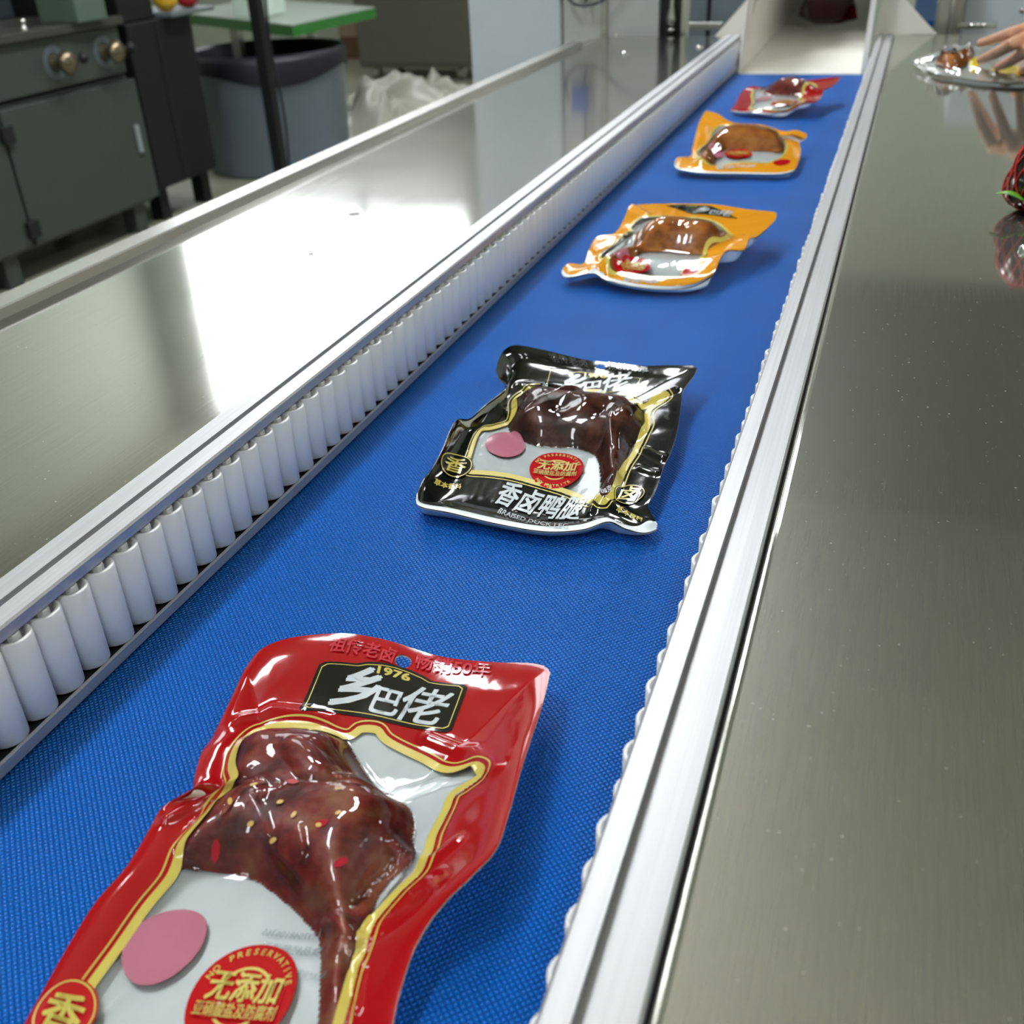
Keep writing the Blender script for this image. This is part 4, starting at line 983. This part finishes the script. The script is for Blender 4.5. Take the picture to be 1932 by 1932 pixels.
bm.faces.new(rings[0][::-1]); bm.faces.new(rings[-1])
M_FRUIT = plain('dark_fruit_skin', srgb(40, 18, 18), 0.15, coat=0.5); bm_to('dark_filling', bm, M_FRUIT, NP, True)
M_NET = plain('red_net', srgb(214, 54, 48), 0.4)
bm = bmesh.new()
for k in range(14):
    for sgn in (-1, 1):
        tube(bm, [npt(2 * math.pi * k / 14 + sgn * 1.6 * t, 0.12 + 2.9 * t, 1.03) for t in np.linspace(0, 1, 26)], 0.0008, 5, False)
bm_to('net', bm, M_NET, NP, True)
M_LEAF = plain('green_leaf', srgb(96, 158, 40), 0.4, var=0.2)
def leaf(base, tip, wdt, up):
    base, tip = Vector(base), Vector(tip); ax = tip - base; sd = ax.cross(Vector(up)).normalized(); n = ax.cross(sd).normalized(); bm = bmesh.new(); rows = []
    for i in range(9):
        t = i / 8; ww = wdt * math.sin(math.pi * min(1, t * 0.97 + 0.03)) ** 0.7; c = base + ax * t + n * (-0.006 * math.sin(math.pi * t))
        rows.append([bm.verts.new(c + sd * ww * q + n * (0.25 * ww * abs(q))) for q in (-1, 0, 1)])
    for a, b in zip(rows, rows[1:]):
        for k in range(2): bm.faces.new((a[k], a[k + 1], b[k + 1], b[k]))
    r = bmesh.ops.extrude_face_region(bm, geom=bm.faces[:])
    for v in [g for g in r['geom'] if isinstance(g, bmesh.types.BMVert)]: v.co += n * 0.0006
    bm_to('leaf', bm, M_LEAF, NP, True)
leaf((ncx - 0.012, ncy - 0.026, zt + 0.016), (ncx - 0.040, ncy - 0.016, zt + 0.020), 0.007, (0, 0, 1))
leaf((ncx - 0.012, ncy - 0.028, zt + 0.018), (ncx - 0.010, ncy - 0.036, zt + 0.002), 0.006, (1, 0, 0))
leaf((ncx + 0.004, ncy - 0.030, zt + 0.020), (ncx + 0.006, ncy - 0.036, zt + 0.003), 0.007, (1, 0, 0))

# ================================================================ LEFT BACKGROUND
XG = -3.0
M_GREY = plain('grey_machine_paint', srgb(62, 68, 64), 0.45, var=0.03)
M_GREYD = plain('dark_machine_top', srgb(62, 64, 58), 0.4)
GM = thing('grey_machine', 'grey metal machine cabinet with two round knobs, at the left edge', 'machine', (XG - 0.4, 3.2, FLOOR))
g = lambda p: onx(p, XG)
ya, yb = 2.55, g((232, 100))[1]
z_top, z_mid, z_bot = g((215, 47))[2], g((120, 171))[2], g((180, 425))[2]
box('upper_body', XG - 0.75, XG, ya - 0.5, yb, z_mid + 0.01, z_top, M_GREY, GM, 0.006)
box('lower_body', XG - 0.75, XG - 0.015, ya - 0.5, g((300, 385))[1] - 0.01, z_bot, z_mid, M_GREY, GM, 0.006)
dr = box('door', XG - 0.014, XG + 0.006, g((30, 330))[1], g((285, 300))[1], z_bot + 0.015, z_mid - 0.015, M_GREY, GM, 0.004)
box('side_door', XG - 0.014, XG + 0.004, ya - 0.48, g((30, 330))[1] - 0.012, z_bot + 0.015, z_mid - 0.015, M_GREY, GM, 0.004)
h = g((257, 262)); box('door_handle', XG + 0.006, XG + 0.02, h[1] - 0.012, h[1] + 0.012, h[2] - 0.055, h[2] + 0.055, plain('pale_handle', srgb(140, 150, 152), 0.4), dr, 0.004)
for p in ((8, 255), (58, 432)):
    h = g(p); box('hinge', XG + 0.004, XG + 0.024, h[1] - 0.028, h[1] + 0.028, h[2] - 0.03, h[2] + 0.03, M_DARK, GM, 0.004)
for p in ((103, 118), (196, 98)):
    h = g(p); bm = bmesh.new(); lathe(bm, [(0.030, 0.001), (0.026, 0.012), (0.018, 0.03), (0.030, 0.038), (0.042, 0.055), (0.042, 0.068), (0.030, 0.082), (0.014, 0.089), (0, 0.090)], 20, (XG, h[1], h[2]), 'x')
    kb = bm_to('knob', bm, plain('bronze_knob', srgb(128, 116, 96), 0.25, 0.8), GM, True)
    for rk in (0.044, 0.056):
        bm = bmesh.new(); lathe(bm, [(rk - 0.004, 0.0005), (rk - 0.004, 0.002), (rk, 0.002), (rk, 0.0005)], 28, (XG, h[1], h[2]), 'x'); bm_to('dial_ring', bm, plain('pale_dial', srgb(116, 130, 138), 0.4), kb)
    bm = bmesh.new(); tube(bm, [(XG + 0.05, h[1] + 0.03, h[2]), (XG + 0.055, h[1] + 0.085, h[2] + 0.004)], 0.006, 8); bmesh.ops.create_uvsphere(bm, u_segments=12, v_segments=8, radius=0.02, matrix=Matrix.Translation((XG + 0.055, h[1] + 0.095, h[2] + 0.004))); bm_to('knob_lever', bm, M_DARK, kb, True)
box('work_top', XG - 0.75, XG + 0.02, ya - 0.5, yb + 0.02, z_top, z_top + 0.03, M_GREYD, GM, 0.004)
for p in ((54, 68), (147, 48)):
    h = g(p); bm = bmesh.new(); lathe(bm, [(0.012, 0), (0.012, 0.012), (0.007, 0.016), (0.007, 0.024), (0.010, 0.028), (0.010, 0.036), (0, 0.038)], 12, (XG - 0.01, h[1], z_top + 0.03)); bm_to('bolt', bm, M_CHROME, GM, True)
for yy in (g((30, 500))[1], g((285, 380))[1] - 0.06, ya - 0.45):
    box('leg', XG - 0.09, XG - 0.02, yy - 0.035, yy + 0.035, FLOOR, z_bot, M_GREY, GM)
# things on the grey machine
zt2 = z_top + 0.03
def onz(p, z): return B(p, z)
h = onz((70, 32), zt2) + np.array([-0.12, -0.1, 0]); GB = thing('glass_box', 'clear upright box on top of the grey machine', 'box', (h[0], h[1], zt2))
M_SMOKE = plain('smoky_plastic', srgb(66, 74, 80), 0.15)
box('shell', h[0] - 0.09, h[0] + 0.02, h[1] - 0.09, h[1] + 0.09, zt2, zt2 + 0.34, M_SMOKE, GB, 0.008); box('cap', h[0] - 0.10, h[0] + 0.03, h[1] - 0.10, h[1] + 0.10, zt2 + 0.34, zt2 + 0.37, M_DARK, GB, 0.004)
h = onz((160, 33), zt2); bm = bmesh.new(); lathe(bm, [(0.055, 0), (0.06, 0.004), (0.06, 0.09), (0.045, 0.10), (0.03, 0.10), (0.03, 0.13), (0, 0.135)], 20, (h[0] - 0.12, h[1], zt2 + 0.001)); tag(bm_to('jar', bm, plain('pale_green_jar', srgb(150, 160, 148), 0.3), None, True), 'pale jar standing on the grey machine', 'jar')
h = onz((205, 38), zt2) + np.array([-0.06, -0.03, 0]); GT = thing('glass_tank', 'small greenish glass tank at the corner of the grey machine', 'tank', (h[0], h[1], zt2))
M_TANK = plain('green_glass', srgb(86, 104, 94), 0.12)
box('tank_body', h[0] - 0.16, h[0] + 0.02, h[1] - 0.09, h[1] + 0.08, zt2, zt2 + 0.20, M_TANK, GT, 0.006); box('tank_rim', h[0] - 0.165, h[0] + 0.025, h[1] - 0.095, h[1] + 0.085, zt2 + 0.20, zt2 + 0.215, plain('tank_rim_plastic', srgb(120, 138, 126), 0.3), GT, 0.003)
# dark cabinet next to it
M_NAVY = plain('navy_black_paint', srgb(5, 7, 12), 0.6)
y_d0, y_d1 = g((300, 380))[1] + 0.03, g((390, 200))[1]; zb_d = g((390, 325))[2]
DC = thing('dark_cabinet', 'tall navy black cabinet between the grey machine and the bin', 'cabinet', (XG - 0.4, (y_d0 + y_d1) / 2, FLOOR))
box('body', XG - 0.75, XG, y_d0, y_d1, zb_d, 0.0, M_NAVY, DC, 0.008); box('top_column', XG - 0.75, XG - 0.02, y_d0, y_d1 - 0.22, 0.0, 0.9, M_NAVY, DC, 0.008)
for yy in (y_d0 + 0.06, y_d1 - 0.06):
    for xx in (XG - 0.07, XG - 0.68): box('leg', xx - 0.03, xx + 0.03, yy - 0.03, yy + 0.03, FLOOR, zb_d, M_NAVY, DC)
h = g((300, 250)); box('edge_strip', XG - 0.002, XG + 0.004, y_d0 + 0.18, y_d0 + 0.19, zb_d + 0.02, -0.02, M_DARK, DC)
q = onx((330, 20), XG + 0.0); SH = thing('shelf_tray', 'thin grey tray projecting from the dark cabinet', 'tray', (XG - 0.2, y_d1 - 0.1, 0.03))
box('tray', XG - 0.6, XG + 0.05, y_d1 - 0.20, y_d1 + 0.12, 0.0005, 0.02, plain('grey_tray', srgb(104, 112, 116), 0.4), SH, 0.003); box('tray_back', XG - 0.6, XG - 0.58, y_d1 - 0.20, y_d1 + 0.12, 0.02, 0.09, MAT['grey_tray'], SH, 0.003)
for nm, colr, dy, lab in (('yellow_lemon', srgb(226, 178, 50), -0.13, 'yellow lemon shaped item on the grey tray'), ('red_apple', srgb(190, 40, 52), 0.03, 'red apple shaped item on the grey tray')):
    bm = bmesh.new(); lathe(bm, [(0, 0.0), (0.03, 0.004), (0.05, 0.03), (0.052, 0.06), (0.035, 0.092), (0.012, 0.095), (0, 0.088)], 18, (XG - 0.02, y_d1 + dy, 0.0205)); tag(bm_to(nm, bm, plain(nm, colr, 0.4), None, True), lab, 'fruit')
# table with the green board
GTb = thing('board_table', 'table with a pale green edged cutting board top, over the grey bin', 'table', (-3.2, 5.1, FLOOR))
P0 = B((550, 48), -0.1); P1 = B((708, 14), -0.1); P2 = B((395, 31), -0.1)
e1 = Vector(P1 - P0); e2 = Vector(P2 - P0); e2 = e2 * 1.5
def slab(name, o, a, b, z0, z1, mat, parent):
    bm = bmesh.new(); A = [bm.verts.new((v.x, v.y, z0)) for v in (o, o + a, o + a + b, o + b)]; C = [bm.verts.new((v.x, v.y, z1)) for v in (o, o + a, o + a + b, o + b)]
    bm.faces.new(A[::-1]); bm.faces.new(C)
    for k in range(4): bm.faces.new((A[k], A[(k + 1) % 4], C[(k + 1) % 4], C[k]))
    return bm_to(name, bm, mat, parent)
o0 = Vector(P0)
slab('green_edge', o0, e1, e2, -0.150, -0.104, plain('green_plastic', srgb(46, 120, 48), 0.4), GTb)
slab('board_top', o0, e1, e2, -0.104, -0.098, plain('pale_board', srgb(140, 154, 142), 0.35), GTb)
for a, b in ((0.06, 0.5), (0.94, 0.5), (0.06, 0.96), (0.94, 0.96)):
    c = o0 + e1 * a + e2 * b; box('leg', c.x - 0.025, c.x + 0.025, c.y - 0.025, c.y + 0.025, FLOOR, -0.151, M_STEEL, GTb)
c = o0 + e1 * 0.25 + e2 * 0.42
cb = thing('carton', 'small white carton standing on the green edged board', 'carton', (c.x, c.y, -0.098))
box('carton_body', c.x - 0.10, c.x + 0.10, c.y - 0.10, c.y + 0.10, -0.0975, 0.14, plain('white_card', srgb(214, 230, 220), 0.5), cb, 0.004); box('carton_lid', c.x - 0.104, c.x + 0.104, c.y - 0.104, c.y + 0.104, 0.14, 0.165, MAT['white_card'], cb, 0.004)
# grey bin; the dark band round its rim models the board's shadow
M_BIN = plain('blue_grey_bin', srgb(122, 132, 148), 0.4, var=0.03)
BY = 4.95
q0, q1 = ony((398, 200), BY), ony((640, 200), BY); bx, brd = (q0[0] + q1[0]) / 2, (q1[0] - q0[0]) / 2
BN = thing('waste_bin', 'large round blue grey bin with built-on shadow band under the green board', 'bin', (bx, BY, FLOOR))
bm = bmesh.new(); lathe(bm, [(0, FLOOR), (brd * 0.93, FLOOR), (brd * 0.95, FLOOR + 0.02), (brd * 1.02, -0.30), (brd * 1.04, -0.29), (brd * 1.04, -0.26), (brd * 1.0, -0.25), (brd * 0.97, -0.26), (brd * 0.93, -0.6), (0, -0.6)], 40, (bx, BY, 0)); bm_to('barrel', bm, M_BIN, BN, True)
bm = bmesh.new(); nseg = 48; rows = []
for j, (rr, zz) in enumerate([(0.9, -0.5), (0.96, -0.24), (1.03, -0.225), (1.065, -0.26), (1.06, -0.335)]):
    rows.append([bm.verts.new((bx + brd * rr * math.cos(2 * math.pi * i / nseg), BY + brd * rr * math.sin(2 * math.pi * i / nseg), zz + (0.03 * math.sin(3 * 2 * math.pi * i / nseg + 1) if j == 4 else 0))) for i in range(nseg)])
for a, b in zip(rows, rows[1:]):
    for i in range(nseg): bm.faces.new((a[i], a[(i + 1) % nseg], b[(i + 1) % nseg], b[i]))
bm_to('shade_band', bm, plain('bin_shade_dark', srgb(20, 22, 32), 0.45), BN, True)  # shadow under the board, built as a dark band over the rim
h = ony((540, 92), 4.72); box('catch', h[0] - 0.02, h[0] + 0.02, BY - brd * 1.055 - 0.012, BY - brd * 1.04, -0.34, -0.27, M_STEEL, BN, 0.003)
# dark post with cable
pa = ony((504, 150), 4.25)
PT = thing('post', 'dark metal post standing before the grey bin', 'post', (pa[0], 4.25, FLOOR))
box('upright', pa[0] - 0.026, pa[0] + 0.026, 4.225, 4.275, FLOOR + 0.02, 0.22, M_NAVY, PT, 0.005); box('base_plate', pa[0] - 0.10, pa[0] + 0.10, 4.15, 4.35, FLOOR, FLOOR + 0.02, M_NAVY, PT, 0.004)
cp, _ = catmull([(ony(p, 4.22)) for p in [(497, -40), (503, 20), (512, 100), (526, 160), (538, 230), (545, 300), (550, 360)]], 40)
bm = bmesh.new(); tube(bm, cp, 0.006, 6); tag(bm_to('cable', bm, plain('black_cable', srgb(24, 26, 32), 0.4), None, True), 'thin black cable hanging along the dark post', 'cable')
# taupe cabinet on casters
yt = 7.8; q0, q1 = ony((672, 60), yt)[0], ony((888, 60), yt)[0]; zb = ony((780, 128), yt)[2]
TC = thing('storage_cabinet', 'taupe metal cabinet on casters standing far behind', 'cabinet', ((q0 + q1) / 2, yt + 0.3, FLOOR))
M_TAUPE = plain('taupe_enamel', srgb(96, 94, 84), 0.5, var=0.03)
box('body', q0, q1, yt, yt + 0.6, zb, 1.3, M_TAUPE, TC, 0.008)
box('door', q0 + 0.02, q1 - 0.02, yt - 0.012, yt - 0.0005, zb + 0.03, 1.28, M_TAUPE, TC, 0.004)
for xx in (q0 + 0.12, q1 - 0.12):
    for yy in (yt + 0.08, yt + 0.52):
        bm = bmesh.new(); tube(bm, [(xx - 0.02, yy, FLOOR + 0.05), (xx + 0.02, yy, FLOOR + 0.05)], 0.05, 14); tube(bm, [(xx, yy, FLOOR + 0.09), (xx, yy, zb)], 0.018, 8); bm_to('caster', bm, M_STEEL, TC)
# crumpled sheeting on the floor
def heap(name, label, p, w_, d_, hgt, seed, mat):
    c = B(p, FLOOR); n = 40; V = []; Fc = []
    for j in range(n + 1):
        for i in range(n + 1):
            x, y = i / n * 2 - 1, j / n * 2 - 1; e = max(0, 1 - (x * x) ** 2) * max(0, 1 - (y * y) ** 2)
            nz = float(vnoise(np.array(x * 2.2 + 7), np.array(y * 2.2 + 3), seed)) * 0.5 + 0.5 + 0.5 * (0.5 - abs(float(vnoise(np.array(x * 3 + y + 9), np.array(y * 3 - x + 5), seed + 1))))
            V.append((c[0] + x * w_ * (1 + 0.12 * math.sin(4 * y + seed)), c[1] + y * d_ * (1 + 0.1 * math.sin(3 * x + seed)), FLOOR + 0.004 + hgt * e * max(0.05, nz)))
    for j in range(n):
        for i in range(n): a = j * (n + 1) + i; Fc.append((a, a + 1, a + n + 2, a + n + 1))
    tag(link(name, mesh_from(name, V, Fc, mat, True)), label, 'sheeting')
M_SHEET = plain('pale_plastic_sheeting', srgb(176, 176, 164), 0.3, var=0.05)
heap('plastic_sheeting', 'crumpled pale plastic sheeting on the floor before the taupe cabinet', (800, 205), 0.5, 0.42, 0.26, 4, M_SHEET)
heap('plastic_sheeting', 'bunched pale plastic sheeting on the floor beside the bin', (705, 250), 0.22, 0.30, 0.30, 9, M_SHEET)
c = B((664, 62), FLOOR); bxs = thing('cardboard_box', 'small brown box on the floor beside the taupe cabinet', 'box', (c[0], 9.0, FLOOR))
c = ony((662, 62), 9.0)
box('box_body', c[0] - 0.12, c[0] + 0.08, 9.0, 9.2, FLOOR, c[2] + 0.06, plain('brown_card', srgb(120, 86, 66), 0.6), bxs, 0.004)
box('box_flap', c[0] - 0.12, c[0] + 0.08, 8.99, 9.0, c[2] - 0.03, c[2] + 0.1, plain('tan_card', srgb(176, 150, 130), 0.6), bxs)
